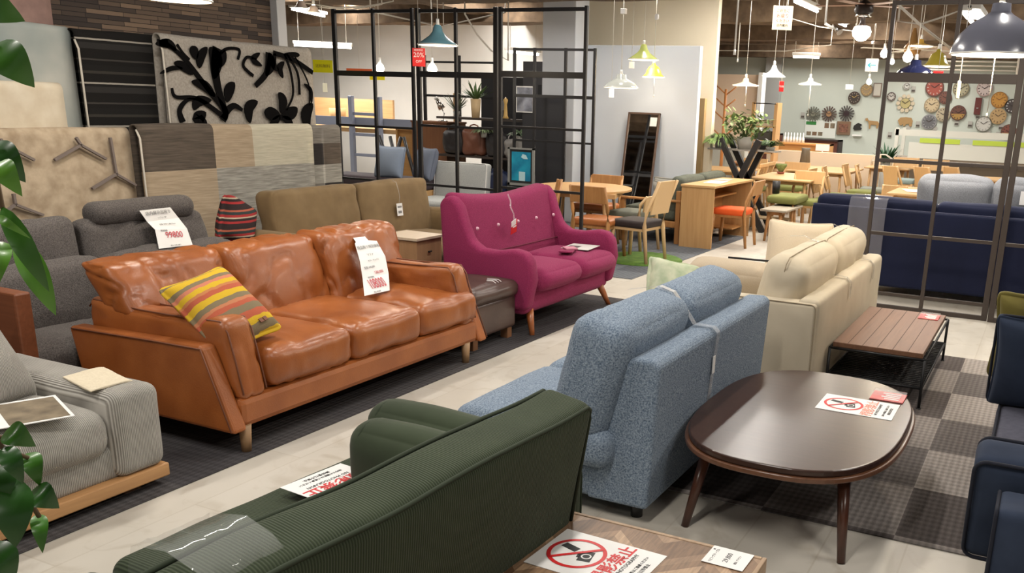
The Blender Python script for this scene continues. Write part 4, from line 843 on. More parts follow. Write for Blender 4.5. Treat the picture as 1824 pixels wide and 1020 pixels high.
ob('arm', soft(.18, .9, .5, .05, (0, 0, 0), .003, 3, 8, (4, 8, 6), M=T(3.04, .3, .32)), nb, R)
legs(R, [(.1, .1), (3.0, .1), (.1, .75), (3.0, .75)], .12, .03, .03, K('black plastic'))
fm = glass('grey smoky film', (.5, .5, .58), .12, .28)
bm = N(); sheet(bm, [(9.1, 1.5, .9), (8.95, 1.5, .925), (8.76, 1.5, .9), (8.715, 1.5, .82), (8.713, 1.5, .5), (8.72, 1.5, .3)], .34, .002, side=Vector((0, 1, 0))); tag(ob('plastic_cover', bm, fm), 'clear plastic sheet hanging over the back of the navy sofa', 'plastic')
# grey sofa behind it
gs = mat('heather grey', (.26, .27, .29), .95, 'noise', 150, .6, (.15, .155, .17))
R = thing('sofa', 'heather grey sofa with tall pillow backs beyond the navy sofa', 'sofa', (10.6, -1.2, 0), PI / 2)
ob('base', soft(2.6, .85, .34, .04, (0, 0, 0), .003, 3, 1, (16, 6, 3), M=T(1.3, .4, .25)), gs, R); ob('backrest', soft(2.6, .16, .62, .05, (0, 0, 0), .004, 3, 2, (16, 3, 6), M=T(1.3, .78, .5)), gs, R)
for i, x in enumerate((.35, 1.02, 1.52, 2.06)): ob('back_cushion', soft((.7, .66, .38, .72)[i], .24, .5, .08, (.01, .04, .03), .012, 4, i, (14, 5, 8), M=T(x, .62, .83, rx=-.15)), gs, R)
q = gx(1805, 340, 9.75); small_tag('white tag hanging on the heather grey sofa pillow', (9.78, .2, .99), PI / 2 + PI, .09, .13, cord=0)
# ================================================================ dining area
bee = K('light beech', (.55, .33, .14), .45, 'wood', 2, .04, (.5, .3, .13), axis=0); bez = K('light beech upright', (.55, .33, .14), .45, 'wood', 2, .04, (.5, .3, .13), axis=2); oaz = K('oak upright', (.42, .22, .085), .5, 'wood', 2, .04, (.32, .15, .055), axis=2)
orw = K('orange oak', (.46, .23, .08), .45, 'wood', 2, .05, (.36, .16, .05), axis=2)
tan = K('tan seat leather', (.42, .14, .04), .4); och = K('orange wool', (.75, .1, .012), .85); oli = K('moss green cushion', (.17, .18, .05), .9); dkh = K('dark hide', (.035, .02, .018), .7, 'noise', 8, .2, (.015, .01, .01)); gre = K('grey green cushion', (.2, .21, .17), .9); teal = K('grey teal cushion', (.22, .28, .27), .9)
def chair(name, label, loc, rz, wood, seatm, back='panel', group=None, sh=.44, bh=.8, w=.44, tilt=.1, cat='chair', armr=False):
    """front faces -Y locally"""
    R = thing(name, label, cat, loc, rz, group); h = w / 2; d = .42
    ob('seat', soft(w, d, .08, .03, (0, 0, .01), .002, 4, 1, (5, 5, 2), M=T(0, 0, sh - .01)), seatm, R)
    bm = N(); box(bm, -h + .02, h - .02, -d / 2 + .02, d / 2 - .02, sh - .08, sh - .04, .004); ob('seat_frame', bm, wood, R)
    for sx in (-1, 1):
        ob('leg', cyl(N(), (sx * (h - .0), -d / 2 - .0, 0), (sx * (h - .03), -d / 2 + .03, sh - .04), .02, .024, 8), wood, R)
        ob('leg', tube(N(), [(sx * (h - .01), d / 2 + .05, 0), (sx * (h - .02), d / 2, sh - .02), (sx * (h - .02), d / 2 + .02, sh + .12), (sx * (h - .025), d / 2 + tilt, bh)], [.018, .024, .022, .015], 8), wood, R)
    y = d / 2 + tilt
    if back == 'panel': ob('back_panel', box(N(), -h + .015, h - .015, -.012, .012, -.16, .02, .006, M=T(0, y - .015, bh - .02, rx=-.15)), wood, R)
    if back == 'tall': ob('back_panel', box(N(), -h + .03, h - .03, -.01, .01, -.34, .02, .006, M=T(0, y - .03, bh - .02, rx=-.2)), wood, R)
    if back == 'slats':
        for k in range(5): ob('back_slat', box(N(), -.011, .011, -.006, .006, -.33, 0, .002, M=T(-h * .66 + k * h * .33, y - .01, bh, rx=-.2)), wood, R)
        ob('top_rail', box(N(), -h + .0, h - .0, -.012, .012, -.03, .03, .008, M=T(0, y, bh)), wood, R)
    if back == 'bars':
        for z in (-.02, -.14, -.26): ob('back_slat', box(N(), -h + .02, h - .02, -.01, .01, -.02, .02, .003, M=T(0, y - .015 + z * .18, bh + z)), wood, R)
    if armr:
        for sx in (-1, 1): ob('armrest', tube(N(), [(sx * (h - .01), y - .04, bh - .1), (sx * (h + .02), .02, sh + .21), (sx * h, -.15, sh + .19), (sx * h, -.17, 0)], .014, 6), wood, R)
    return R
def table(name, label, loc, rz, L_, W_, H_, wood, legm=None, group=None, th=.028, r=.022, shape='rect'):
    R = thing(name, label, 'table', loc, rz, group)
    if shape == 'rect': ob('tabletop', box(N(), -L_ / 2, L_ / 2, -W_ / 2, W_ / 2, H_ - th, H_, .008), wood, R)
    else: ob('tabletop', prism(N(), oval(L_ / 2, W_ / 2, 2), H_ - th, H_, bev=.006), wood, R)
    ob('apron', box(N(), -L_ / 2 + .12, L_ / 2 - .12, -W_ / 2 + .12, W_ / 2 - .12, H_ - th - .05, H_ - th), legm or wood, R)
    k = .1 if shape == 'rect' else .28
    for sx in (-1, 1):
        for sy in (-1, 1): ob('leg', cyl(N(), (sx * (L_ / 2 - k * .7), sy * (W_ / 2 - k * .7), 0), (sx * (L_ / 2 - k), sy * (W_ / 2 - k), H_ - th), r * .75, r, 10), legm or wood, R)
    return R
# round table group
table('dining_table', 'round light wood dining table behind the magenta sofa', (9.65, 4.95, 0), .3, 1.3, 1.15, .72, bee, bez, shape='oval')
chair('dining_chair', 'wooden chair with tan leather seat and wide back board, behind the magenta sofa', (9.02, 4.42, 0), PI / 2, orw, tan, 'panel', bh=.82, w=.46)
chair('dining_chair', 'wooden chair on the far side of the round table with a white card on it', (10.3, 5.1, 0), -PI / 2, orw, tan, 'panel', bh=.8, w=.48)
chair('dining_chair', 'beech chair with dark brown hide seat on the round green rug', (9.15, 4.02, 0), PI - .12, K('pale ash', (.6, .4, .2), .5), dkh, 'tall', bh=.9, w=.44, tilt=.16)
chair('dining_chair', 'dining chair with grey seat tucked beside the round table', (9.9, 4.42, 0), PI - .1, K('pale ash'), gre, 'panel', bh=.66, w=.46)
chair('dining_chair', 'wooden chair top peeking above the magenta sofa by the framed sea picture', (8.75, 5.0, 0), PI / 2 + PI - .2, orw, gre, 'tall', bh=.84, w=.1)
grass = mat('green shag pile', (.12, .22, .03), .95, 'noise', 14, 1., (.04, .1, .012))
bm = N(); lathe(bm, [(0, .03), (.3, .032), (.42, .03), (.45, .018), (.455, .007)], 40); 
for v in bm.verts: v.co.z += .006 * noise.noise(v.co * 20)
t = ob('rug', bm, grass); t.location = (9.28, 4.0, .0); tag(t, 'round grass-green shaggy rug under the hide-seat chair', 'rug')
# green cushioned wooden sofa
fg = mat('sage cushion', (.095, .105, .08), .9, 'noise', 40, .3, (.065, .072, .055)); ft = K('pale pillow', (.27, .27, .25), .9)
R = thing('sofa', 'wooden-framed sofa with sage green cushions facing the grey wall panel', 'sofa', (11.9, 5.05, 0), PI + 0.0)
R.location = (10.55, 4.05, 0); R.rotation_euler[2] = PI
# local: x -> -X, y(back) -> -Y ; origin at the far front
R.location = (12.4, 4.95, 0)
ob('frame', box(N(), 0, 1.75, .1, .9, .2, .28, .01), orw, R)
for x in (.0, 1.72):
    ob('armrest', box(N(), x - .02, x + .06, .02, .86, .52, .55, .01), orw, R)
    for y in (.06, .82): ob('leg', box(N(), x - .01, x + .045, y - .03, y + .03, 0, .53 if y < .5 else .66, .005), orw, R)
for i in range(2): ob('seat_cushion', soft(.83, .72, .15, .05, (0, .01, .02), .004, 4, i, (10, 10, 3), M=T(.46 + i * .85, .42, .36)), fg, R)
for i in range(2): ob('back_cushion', soft(.83, .17, .46, .06, (0, .02, .01), .005, 4, i, (10, 4, 8), M=T(.46 + i * .85, .74, .6, rx=-.2)), fg, R)
ob('back_rail', box(N(), .0, 1.75, .86, .92, .6, .68, .006), orw, R)
for i, (x, y, z, rx, rz, l) in enumerate(((11.55, 4.62, .57, 1.1, 1.3, 'left of the sage cushions'), (11.0, 4.45, .55, 1.2, .9, 'in the middle'), (11.9, 4.5, .58, 1.15, .2, 'farthest back'))):
    t = thing('pillow', 'pale grey green pillow on the wooden-framed sofa, ' + l, 'pillow', (x, y, z)); ob('cover', soft(.42, .42, .13, .05, (0, 0, .03), .005, 5, i, (8, 8, 3), pinch=.6, M=T(rx=rx, rz=rz)), ft if i < 2 else fg, t)
# desk and orange chair
dz = K('desk oak', (.5, .3, .13), .5, 'wood', 2, .05, (.4, .22, .085), axis=2)
R = thing('desk', 'plain oak desk with solid side panels behind the sage sofa', 'desk', (10.5, 3.62, 0))
ob('side_panel', box(N(), 0, .03, .0, .42, 0, .735, .003), dz, R); ob('side_panel', box(N(), 1.5, 1.53, .0, .42, 0, .735, .003), dz, R); ob('tabletop', box(N(), -.01, 1.54, -.01, .43, .735, .762, .003), bee, R); ob('shelf', box(N(), .03, 1.5, .2, .42, .56, .58), orw, R); ob('back_panel', box(N(), .03, 1.5, .39, .415, .1, .735), orw, R); ob('shelf', box(N(), 1.1, 1.5, .1, .4, .12, .14), orw, R)
t = thing('papers', 'sheets of white paper spread on the oak desk', 'paper', (11.2, 3.82, .765), .1); ob('sheet', box(N(), -.3, .15, -.1, .12, -.001, .002), wt, t); ob('sheet', box(N(), .25, .55, -.08, .12, -.001, .002), K('printed grey', (.45, .42, .4), .6), t)
chair('dining_chair', 'oak chair with bright orange seat at the oak desk', (11.08, 3.56, 0), 0, orw, och, 'panel', bh=.82, w=.42, tilt=.12).rotation_euler[2] = PI
# black X trestles with shelf and plants
R = thing('trestle_stand', 'two black X-shaped steel legs carrying a plank with potted plants', 'stand', (12.5, 3.98, 0))
for dx in (0, .42):
    for a, b in (((dx, -.27, 1.26), (dx, .3, 0)), ((dx, .29, 1.26), (dx, -.42, 0))): ob('leg', box(N(), -.03, .03, -.04, .04, 0, (Vector(b) - Vector(a)).length, .004, M=Matrix.Translation(Vector(a)) @ (Vector(b) - Vector(a)).to_track_quat('Z', 'Y').to_matrix().to_4x4()), bkm, R)
ob('shelf', box(N(), .08, .36, -.5, .5, 1.1, 1.12), K('grey metal shelf', (.3, .28, .25), .5), R)
ob('shelf', box(N(), .08, .36, -.75, .1, .18, .2), K('aged plank', (.4, .3, .18), .5), R)
def plant(label, loc, n, L_, pot, potr=.07, poth=.1, droop=.6, col=(.08, .16, .04), seed=0, lw=.03, name='potted_plant', pm=None):
    random.seed(seed); R = thing(name, label, 'plant', loc)
    ob('pot', lathe(N(), [(0, 0), (potr * .75, 0), (potr, poth), (potr * .9, poth), (potr * .85, poth * .85), (0, poth * .85)], 16), pm or K('grey pot', (.35, .34, .31), .7), R)
    bm = N()
    for i in range(n):
        a = random.uniform(0, 2 * PI); l = L_ * random.uniform(.6, 1.1); u = random.uniform(.3, 1); P = []
        for k in range(5):
            t = k / 4; P.append(Vector((math.cos(a) * l * t * (1 - .2 * u), math.sin(a) * l * t * (1 - .2 * u), poth * .9 + l * u * (t * 1.5 - droop * 1.8 * t * t))))
        s = Vector((-math.sin(a), math.cos(a), 0)); A = []; B = []
        for k, p in enumerate(P): w = lw * (.35, .8, 1, .7, .05)[k] / 2; A.append(bm.verts.new(p + s * w)); B.append(bm.verts.new(p - s * w + Vector((0, 0, .004))))
        for k in range(4): bm.faces.new((A[k], A[k + 1], B[k + 1], B[k])).smooth = True
    ob('foliage', bm, K('foliage%d' % seed, col, .55, 'noise', 9, .1, tuple(c * .5 for c in col)), R); return R
def bushy(R, rx, rz, n, s, c, m):
    bm = N()
    for i in range(n):
        a, u, q = random.uniform(0, 2 * PI), random.uniform(-1, 1), random.random() ** .4; h = math.sqrt(1 - u * u)
        p = Vector((c[0] + rx * .8 * q * h * math.cos(a), c[1] + rx * q * h * math.sin(a), c[2] + rz * q * u)); d = Vector((random.uniform(-1, 1), random.uniform(-1, 1), random.uniform(-.8, .5))).normalized(); e = d.cross(Vector((0, 0, 1))).normalized() * s * .28; d *= s
        bm.faces.new([bm.verts.new(v) for v in (p, p + d * .5 + e, p + d, p + d * .5 - e)])
    ob('leaves', bm, m, R)
plant('spiky trailing green plant on the left of the black trestle stand', (12.72, 4.35, 1.12), 170, .36, 0, .08, .1, .95, (.2, .32, .09), 1, .02)
plant('small bushy olive-leaved plant in a grey pot between the black trestle legs', (12.72, 3.98, 1.12), 26, .34, 0, .12, .17, .25, (.13, .2, .06), 2, .02)
bushy(bpy.data.objects['potted_plant.001'], .36, .2, 240, .1, (0, 0, .36), K('foliage2'))
plant('small fern at the right end of the trestle stand plank', (12.72, 3.6, 1.12), 120, .2, 0, .07, .05, .6, (.07, .14, .04), 3, .014)
# rows of tables and chairs
table('dining_table', 'beech dining table nearest the sage chairs with a pot on it', (13.75, 3.55, 0), .05, 1.55, .9, .72, bee, bez)
t = thing('vase', 'small green bowl planter on the nearest beech dining table', 'planter', (14.1, 3.8, .725)); ob('pot', lathe(N(), [(0, 0), (.05, 0), (.06, .03), (.0, .03)], 14), K('dark red base', (.2, .05, .03), .6), t); ob('moss', lathe(N(), [(.03, .03), (.09, .12), (.085, .15), (0, .15)], 14), K('moss ball', (.16, .2, .06), .9, 'noise', 40, .5, (.08, .1, .03)), t)
table('dining_table', 'long beech dining table in the second row with a grey vase', (16.1, 3.55, 0), 0, 1.6, 1.0, .72, bee, bez)
t = thing('vase', 'tall grey tapered vase on the second row table', 'vase', (16.0, 3.9, .722)); ob('body', lathe(N(), [(0, 0), (.1, 0), (.07, .3), (.08, .34), (.05, .34), (0, .3)], 16), K('grey brown glaze', (.2, .17, .13), .6, 'streak', 40, .3, (.12, .1, .07), axis=2), t)
table('dining_table', 'beech dining table against the low cream partition', (16.9, 2.6, 0), 0, .8, .75, .78, bee, bez)
t = thing('display_rack', 'little white bent-metal stand with ornaments on the far table', 'ornament', (16.9, 2.75, .785)); 
for x in (-.06, .06): ob('hoop', tube(N(), [(x, .17, 0), (x, .16, .14), (x, .06, .2), (x, -.06, .2), (x, -.16, .14), (x, -.17, 0)], .008, 6), K('off white metal', (.6, .56, .48), .5), t)
ob('shelf', box(N(), -.06, .06, -.17, .17, .08, .095), K('off white metal'), t)
table('dining_table', 'beech dining table behind the black trestle plant stand', (14.6, 5.15, 0), 0, 1.0, 1.5, .72, bee, bez)
table('dining_table', 'darker edged dining table between the plant stand and the partition', (16.35, 4.72, 0), 0, .9, 1.1, .76, K('red oak', (.45, .22, .1), .5), orw)
table('dining_table', 'pale dining table with papers near the metal screen', (12.6, 1.42, 0), .0, 1.3, .85, .72, bee, bez)
t = thing('papers', 'white papers spread on the pale table near the metal screen', 'paper', (12.5, 1.5, .724), .3); ob('sheet', box(N(), -.2, .25, -.12, .2, 0, .002), wt, t); ob('sheet', box(N(), -.35, -.12, -.25, .0, 0, .003), K('pinkish paper', (.7, .55, .5), .6), t)
table('dining_table', 'dark dining table with white place cards behind the papers table', (14.0, 1.1, 0), .0, 1.1, .9, .74, K('pale top'), dkh)
t = thing('place_setting', 'cream cloth and cards on the dark-legged table', 'cloth', (13.9, 1.1, .75), .2); ob('cloth', soft(.5, .4, .04, .015, (0, 0, .04), .02, 6, 4, (8, 8, 2)), K('cream felt'), t)
table('side_table', 'round pale table at the right beyond the grey sofa', (16.4, .7, 0), 0, 1.0, 1.0, .72, bee, bez, shape='oval')
CG = 'chairs round the beech dining tables'
spots = [((13.55, 2.86), 0, 'slats', oli, 'slat-backed beech chair at the near side of the first dining table'), ((14.3, 2.86), .1, 'slats', oli, 'slat-backed beech chair right of the first table leg'), ((13.0, 3.15), -PI / 2, 'panel', oli, 'chair with moss green seat at the left end of the first table'), ((14.0, 4.35), PI, 'slats', oli, 'slat-backed chair with bars fanning above the first table, far side'),
         ((14.55, 4.4), PI, 'slats', oli, 'second slat-backed chair beyond the first table'), ((15.3, 2.75), 0, 'slats', oli, 'beech chair in front of the second row table'), ((16.0, 2.7), .1, 'bars', gre, 'ladder-back beech chair at the right of the second row table'), ((16.55, 2.1), 0, 'bars', gre, 'ladder-back beech chair beside the low partition'), ((15.2, 3.9), -PI / 2, 'panel', oli, 'curved-back chair at the left end of the second row table'), ((15.6, 4.75), -PI / 2, 'panel', tan, 'chair with rounded yellow wood back beside the darker edged table')]
protos = {}
for i, ((x, y), rz, bk2, sm2, lab) in enumerate(spots):
    key = (bk2, sm2.name); fl_ = rz
    if key not in protos: protos[key] = chair('dining_chair', lab, (x, y, 0), fl_ + (PI if 0 else 0), bez, sm2, bk2, CG, bh=.84, w=.46)
    else: dup(protos[key], (x, y, 0), fl_, lab, CG)
R = table('bench', 'low wooden bench with grey top in front of the first dining table', (12.1, 3.2, 0), .0, .9, .35, .42, K('weathered bench', (.3, .26, .2), .7), orw)
t = thing('cushioned_stool', 'moss green cushioned bench at the left of the first dining table', 'bench', (12.55, 3.25, 0)); ob('seat', soft(.7, .42, .1, .04, (0, 0, .02), .004, 4, 1, (8, 6, 2), M=T(0, 0, .5)), oli, t)
for x in (-.28, .28):
    for y in (-.15, .15): ob('leg', cyl(N(), (x, y, 0), (x, y, .46), .018, seg=8), oaz, t)
t = thing('cup', 'black cylindrical cup standing on the green cushioned bench', 'cup', (12.45, 3.4, .56)); ob('body', lathe(N(), [(0, 0), (.05, 0), (.055, .17), (.045, .17), (.04, .02), (0, .02)], 16), bkm, t)
# bar chairs beyond the screen
b0 = chair('bar_chair', 'beech bar chair with grey teal seat, left one of the pair beyond the screen', (16.0, 2.25, 0), -PI / 2, bez, teal, 'panel', 'beech bar chairs', sh=.62, bh=.98, w=.44)
b1 = dup(b0, (15.8, 1.75, 0), -PI / 2, 'beech bar chair with grey seat, right one of the pair beyond the screen', 'beech bar chairs')
chair('dining_chair', 'small round-backed chair with tan back in front of the bar chairs', (13.3, 1.9, 0), PI / 2, bez, dkh, 'panel', bh=.74, w=.36)
for i, (x, y, c, l) in enumerate(((15.1, 1.62, (.3, .13, .05), 'brown'), (15.6, 1.25, (.45, .2, .07), 'tan'), (14.9, 2.05, (.12, .1, .1), 'dark grey'))):
    chair('lounge_chair', l + ' padded chair back leaning among the far tables', (x, y, 0), PI / 2 - .4, bez, mat(l + ' padding', c, .7), 'tall', bh=.92, w=.3, tilt=.25)
chair('lounge_chair', 'dark red-brown padded armchair at the right edge beyond the grey sofa', (13.6, .12, 0), PI / 2, bez, mat('oxblood padding', (.07, .02, .018), .6), 'tall', bh=.9, w=.5, tilt=.2)
# low cream partition, shelf units and beds by the far wall
tag(ob('low_partition', box(N(), 17.35, 17.42, 2.85, 4.98, 0, .95, .004), K('warm cream laminate', (.78, .62, .45), .6)), 'long low cream partition behind the beech tables', 'partition')
def shelf_unit(label, X, y0, y1, z0, z1, m, name='cabinet', dp=.4, inner=None):
    R = thing(name, label, 'cabinet', (X, y0, 0)); w = y1 - y0; t = .03
    bm = N(); box(bm, 0, dp, 0, t, 0, z1); box(bm, 0, dp, w - t, w, 0, z1); box(bm, 0, dp, 0, w, z1 - t, z1); box(bm, dp - .02, dp, 0, w, 0, z1); ob('carcass', bm, m, R); ob('front', box(N(), .05, .07, t, w - t, z0, z1 - t), inner or m, R); return R
shelf_unit('orange-brown wooden counter behind the low partition', 17.8, 3.9, 5.0, .5, 1.08, K('amber wood', (.62, .3, .09), .5))
shelf_unit('dark fireplace-like shelf unit behind the low partition', 19.6, 4.1, 5.25, .3, 1.12, dkh, inner=K('mahogany', (.12, .035, .02), .5))
shelf_unit('small dark shelf on the far counter beside white ornaments', 19.4, 5.35, 6.0, .3, 1.2, K('mahogany'))
t = thing('ornaments', 'row of small white ornaments on the counter top', 'ornament', (17.95, 4.55, 1.085))
for i in range(7): ob('figurine', lathe(N(), [(0, 0), (.03, 0), (.025, .08), (.008, .12), (.012, .16), (0, .19)], 10, (0, .06 * i - .1, 0)), wt, t)
t = thing('picture_card', 'small white card standing on the partition before the dark shelf', 'card', (17.7, 4.0, 0)); ob('stand', box(N(), -.01, .01, -.01, .01, 0, 1.0), wt, t); ob('card', box(N(), -.012, -.002, -.13, .13, .96, 1.08), wt, t)
plant('small dark green conical shrub near the far wall', (18.6, 2.95, .0), 120, .3, 0, .1, .8, .1, (.02, .09, .03), 4, .05)
# white loft bed and rails
wp = K('white lacquer', (.62, .62, .56), .5); lime = K('lime panel', (.45, .58, .06), .6)
R = thing('loft_bed', 'white cabin bed with lime green strips beneath its rail by the far wall', 'bed', (19.3, .35, 0))
for y in (0, 2.55):
    for x in (0, .9): ob('post', box(N(), x - .03, x + .03, y - .035, y + .035, 0, 1.42, .004), wp, R)
ob('rail', box(N(), -.03, 0, 0, 2.6, 1.28, 1.4), wp, R); ob('side_panel', box(N(), -.03, 0, 0, 2.3, .86, 1.16), wp, R)
for y0, y1 in ((.15, 1.12), (1.35, 2.1)): ob('lime_strip', box(N(), -.045, -.032, y0, y1, 1.16, 1.25), lime, R)
ob('mattress_base', box(N(), 0, .9, 0, 2.6, .8, .86), K('taupe board', (.3, .25, .2), .7), R); ob('back_panel', box(N(), .88, .9, 0, 2.6, .3, .8), K('taupe board'), R)
R = thing('bed', 'natural wood bed headboard standing by the far wall', 'bed', (19.0, -1.55, 0)); ob('headboard', box(N(), 0, .04, 0, 1.75, .72, 1.22, .006), K('honey oak', (.42, .23, .08), .5, 'wood', 2, .05, (.33, .17, .055), axis=1), R)
for y in (.03, 1.72): ob('post', box(N(), -.02, .05, y - .04, y + .04, 0, 1.25), K('honey oak'), R)
ob('side_rail', box(N(), -1.8, 0, .02, .06, .3, .5), K('honey oak'), R); ob('mattress', soft(1.7, 1.6, .2, .05, (0, 0, 0), .003, 3, 1, (6, 6, 2), M=T(-.9, .87, .5)), K('dark bedding', (.05, .035, .03), .9), R)
for i, (y, l) in enumerate(((-.02, 'pale pedestal with pinkish bow ornament'), (.42, 'pale pedestal with dark round clock'))):
    t = thing('pedestal', l + ' before the wooden headboard', 'pedestal', (18.2, y - .1, 0)); ob('post', box(N(), -.02, .02, -.02, .02, 0, 1.02), K('pale top'), t); ob('top', box(N(), -.06, .06, -.13, .13, 1.02, 1.045), wt, t)
    ob('ornament', tube(N(), [(0, .07 * math.cos(a), 1.12 + .07 * math.sin(a)) for a in [k * .6 for k in range(11)]], .012, 6) if i == 0 else lathe(N(), [(0, 1.05), (.06, 1.06), (.08, 1.13), (.05, 1.22), (0, 1.24)], 12), K('pink metal', (.6, .35, .28), .4) if i == 0 else dkh, t)
# ================================================================ the wall of clocks
XW = 20.985
def disc(bm, r, x0, x1, seg=28, mi=0): return cyl(bm, (x0, 0, 0), (x1, 0, 0), r, seg=seg, mi=mi)
def onwall(px, py, X=XW): return gx(px, py, X)
def clock(px, py, r, face, rim, label, kind='round', hand=(.03, .02, .02), half=None, ring=.14, tick=None):
    R = thing('wall_clock', label, 'clock', onwall(px, py), 0, 'clocks on the far wall'); r = r / 80
    fm_ = K('clockface %s' % (face,), face, .5); rm_ = K('clockrim %s' % (rim,), rim, .4); hm = K('clockhand %s' % (hand,), hand, .5)
    if kind == 'round':
        ob('rim', join(disc(N(), r, -.03, 0), T()), rm_, R) if 0 else ob('rim', disc(N(), r, -.03, 0), rm_, R)
        ob('dial', disc(N(), r * (1 - ring), -.036, -.03), fm_, R)
        if half: ob('lower_dial', prism(N(), [(r * (1 - ring) * math.cos(a), r * (1 - ring) * math.sin(a)) for a in [PI + .15 + (PI - .3) * i / 16 for i in range(17)]], -.039, -.036, 'x'), K('clockface %s' % (half,), half, .5), R)
        bm = N()
        for i in range(12): a = i * PI / 6; box(bm, -.041, -.037, -.008, .008, r * .62, r * .8, M=T(rx=a))
        ob('hour_marks', bm, K('clockmark %s' % (tick or hand,), tick or hand, .5), R)
    elif kind == 'sun':
        bm = N()
        for i in range(16): a = i * PI / 8; prism(bm, [(-.006, r * .3), (.006, r * .3), (.014, r), (-.014, r)], -.03, -.01, 'x', M=T(rx=a))
        ob('rays', bm, rm_, R); ob('dial', disc(N(), r * .34, -.04, 0), fm_, R)
    elif kind == 'bubble':
        ob('dial', disc(N(), r * .55, -.03, 0), fm_, R)
        for i in range(10):
            a = i * PI / 5; c = (0, r * .8 * math.cos(a), r * .8 * math.sin(a)); b = N(); disc(b, r * .22, -.02, 0, 14); bmesh.ops.transform(b, matrix=Matrix.Translation(c), verts=b.verts); ob('bubble', b, rm_, R)
    bm = N(); box(bm, -.045, -.041, -.006, .006, 0, r * .45, M=T(rx=-1.)); box(bm, -.048, -.044, -.005, .005, 0, r * .6, M=T(rx=.9)); ob('hands', bm, hm, R)
clock(1522, 174, 10.5, (.04, .03, .025), (.06, .04, .03), 'black round clock left of the tan one', hand=(.5, .35, .1), tick=(.3, .25, .2))
clock(1544, 160, 10.5, (.3, .22, .13), (.25, .18, .1), 'tan wooden round clock, upper left of the wall of clocks', hand=(.6, .4, .1))
clock(1588, 172, 7.5, (.5, .48, .44), (.12, .09, .08), 'small pale clock with a thin dark ring beside the metal post', ring=.2)
clock(1613, 184, 15, (.42, .36, .16), (.55, .47, .34), 'gold clock ringed by round pale discs', 'bubble')
clock(1616, 153, 6, (.6, .6, .56), (.5, .48, .45), 'tiny pale clock just under the screen crossbar')
clock(1665, 156, 15, (.3, .06, .04), (.1, .04, .03), 'dark red patterned clock under the crossbar', tick=(.5, .4, .35))
clock(1660, 187, 12.5, (.5, .4, .25), (.3, .24, .15), 'beige clock with raised dark numerals', tick=(.2, .14, .08))
clock(1684, 174, 10.5, (.16, .06, .04), (.12, .05, .035), 'dark brown clock beside the middle post')
clock(1680, 204, 11.5, (.42, .36, .25), (.4, .34, .24), 'plain sand-coloured clock half behind the middle post')
clock(1655, 217, 12.5, (.12, .12, .13), (.25, .25, .26), 'shiny domed dark silver clock', tick=(.3, .3, .3))
clock(1707, 201, 12.5, (.12, .045, .03), (.1, .04, .03), 'brown and gold clock hung from a ring', half=(.35, .2, .05))
clock(1712, 158, 13, (.35, .33, .22), (.2, .17, .1), 'greenish clock partly behind the hanging white switch')
clock(1754, 158, 12.5, (.5, .42, .4), (.35, .25, .23), 'pinkish glassy clock near the top right')
clock(1780, 178, 13, (.5, .25, .05), (.3, .14, .03), 'amber wooden clock at the right', hand=(.2, .08, .02))
clock(1803, 189, 11.5, (.06, .05, .05), (.03, .025, .02), 'black clock with white shards at the far right', tick=(.6, .6, .6))
clock(1778, 207, 13, (.45, .3, .14), (.4, .27, .13), 'round clock with broad gold and brown rays', tick=(.12, .07, .04), ring=.1)
clock(1752, 221, 13, (.55, .54, .5), (.16, .16, .13), 'white clock with a dark ring and plain numerals', tick=(.3, .3, .28))
clock(1797, 235, 12.5, (.2, .06, .04), (.12, .05, .03), 'red-brown over gold clock lowest at the right', half=(.4, .26, .1))
clock(1449, 203, 13, (.2, .2, .15), (.14, .14, .11), 'grey green sunburst clock, left of three', 'sun')
clock(1477, 203, 13.5, (.35, .2, .1), (.1, .06, .05), 'brown sunburst clock, middle of three', 'sun')
clock(1508, 202, 13.5, (.03, .012, .015), (.06, .05, .05), 'dark sunburst clock with black centre, right of three', 'sun')
def wallbox(nm, px, py, w, h, m, label, cat, d=.03, X=XW):
    R = thing(nm, label, cat, gx(px, py, X)); ob('frame', box(N(), -d, 0, -w / 160, w / 160, -h / 160, h / 160, .004), m, R); return R
R = wallbox('framed_picture', 1563, 160, 14, 23, K('thin dark frame', (.2, .15, .12), .5), 'tall thin-framed pale picture beside the metal post', 'picture'); ob('picture', box(N(), -.034, -.03, -.07, .07, -.12, .12), K('pale print', (.5, .48, .42), .6), R)
R = wallbox('wall_clock', 1742, 189, 10, 27, K('oxblood lacquer', (.1, .012, .012), .3), 'narrow dark red rectangular clock', 'clock', .05); ob('pendulum', lathe(N(), [(0, 0), (.02, .0), (.02, .02)], 10, (-.06, 0, -.05)), K('clockface (0.6, 0.6, 0.6)', (.6, .6, .6), .4), R)
R = wallbox('framed_picture', 1503, 228, 24, 23, K('bronze frame', (.2, .12, .07), .5), 'square brown carved frame under the sunburst clocks', 'picture'); ob('picture', box(N(), -.036, -.03, -.1, .1, -.09, .09), mat('carved red', (.3, .13, .08), .6, 'noise', 20, .5, (.06, .03, .02)), R)
R = wallbox('poster', 1461, 230, 56, 30, K('poster paper', (.72, .75, .7), .6), 'pale poster with green heading and small product pictures under the sunburst clocks', 'poster', .006)
ob('heading', box(N(), -.009, -.006, .1, .33, .09, .16), K('poster green', (.04, .22, .05), .6), R)
for i in range(5): ob('small_picture', box(N(), -.009, -.006, .2 - i * .13, .3 - i * .13, -.14 + (.17 if i > 2 else 0), -.06 + (.2 if i > 2 else 0)), K(('photo print', 'carved brown')[i % 2], (.2, .12, .07), .6), R)
def shape(nm, px, py, pts, m, label, cat, d=.02):
    R = thing(nm, label, cat, gx(px, py, XW)); ob('silhouette', prism(N(), [(x / 80, y / 80) for x, y in pts], -d, 0, 'x'), m, R); return R
tw = K('tan wood cutout', (.36, .22, .09), .6)
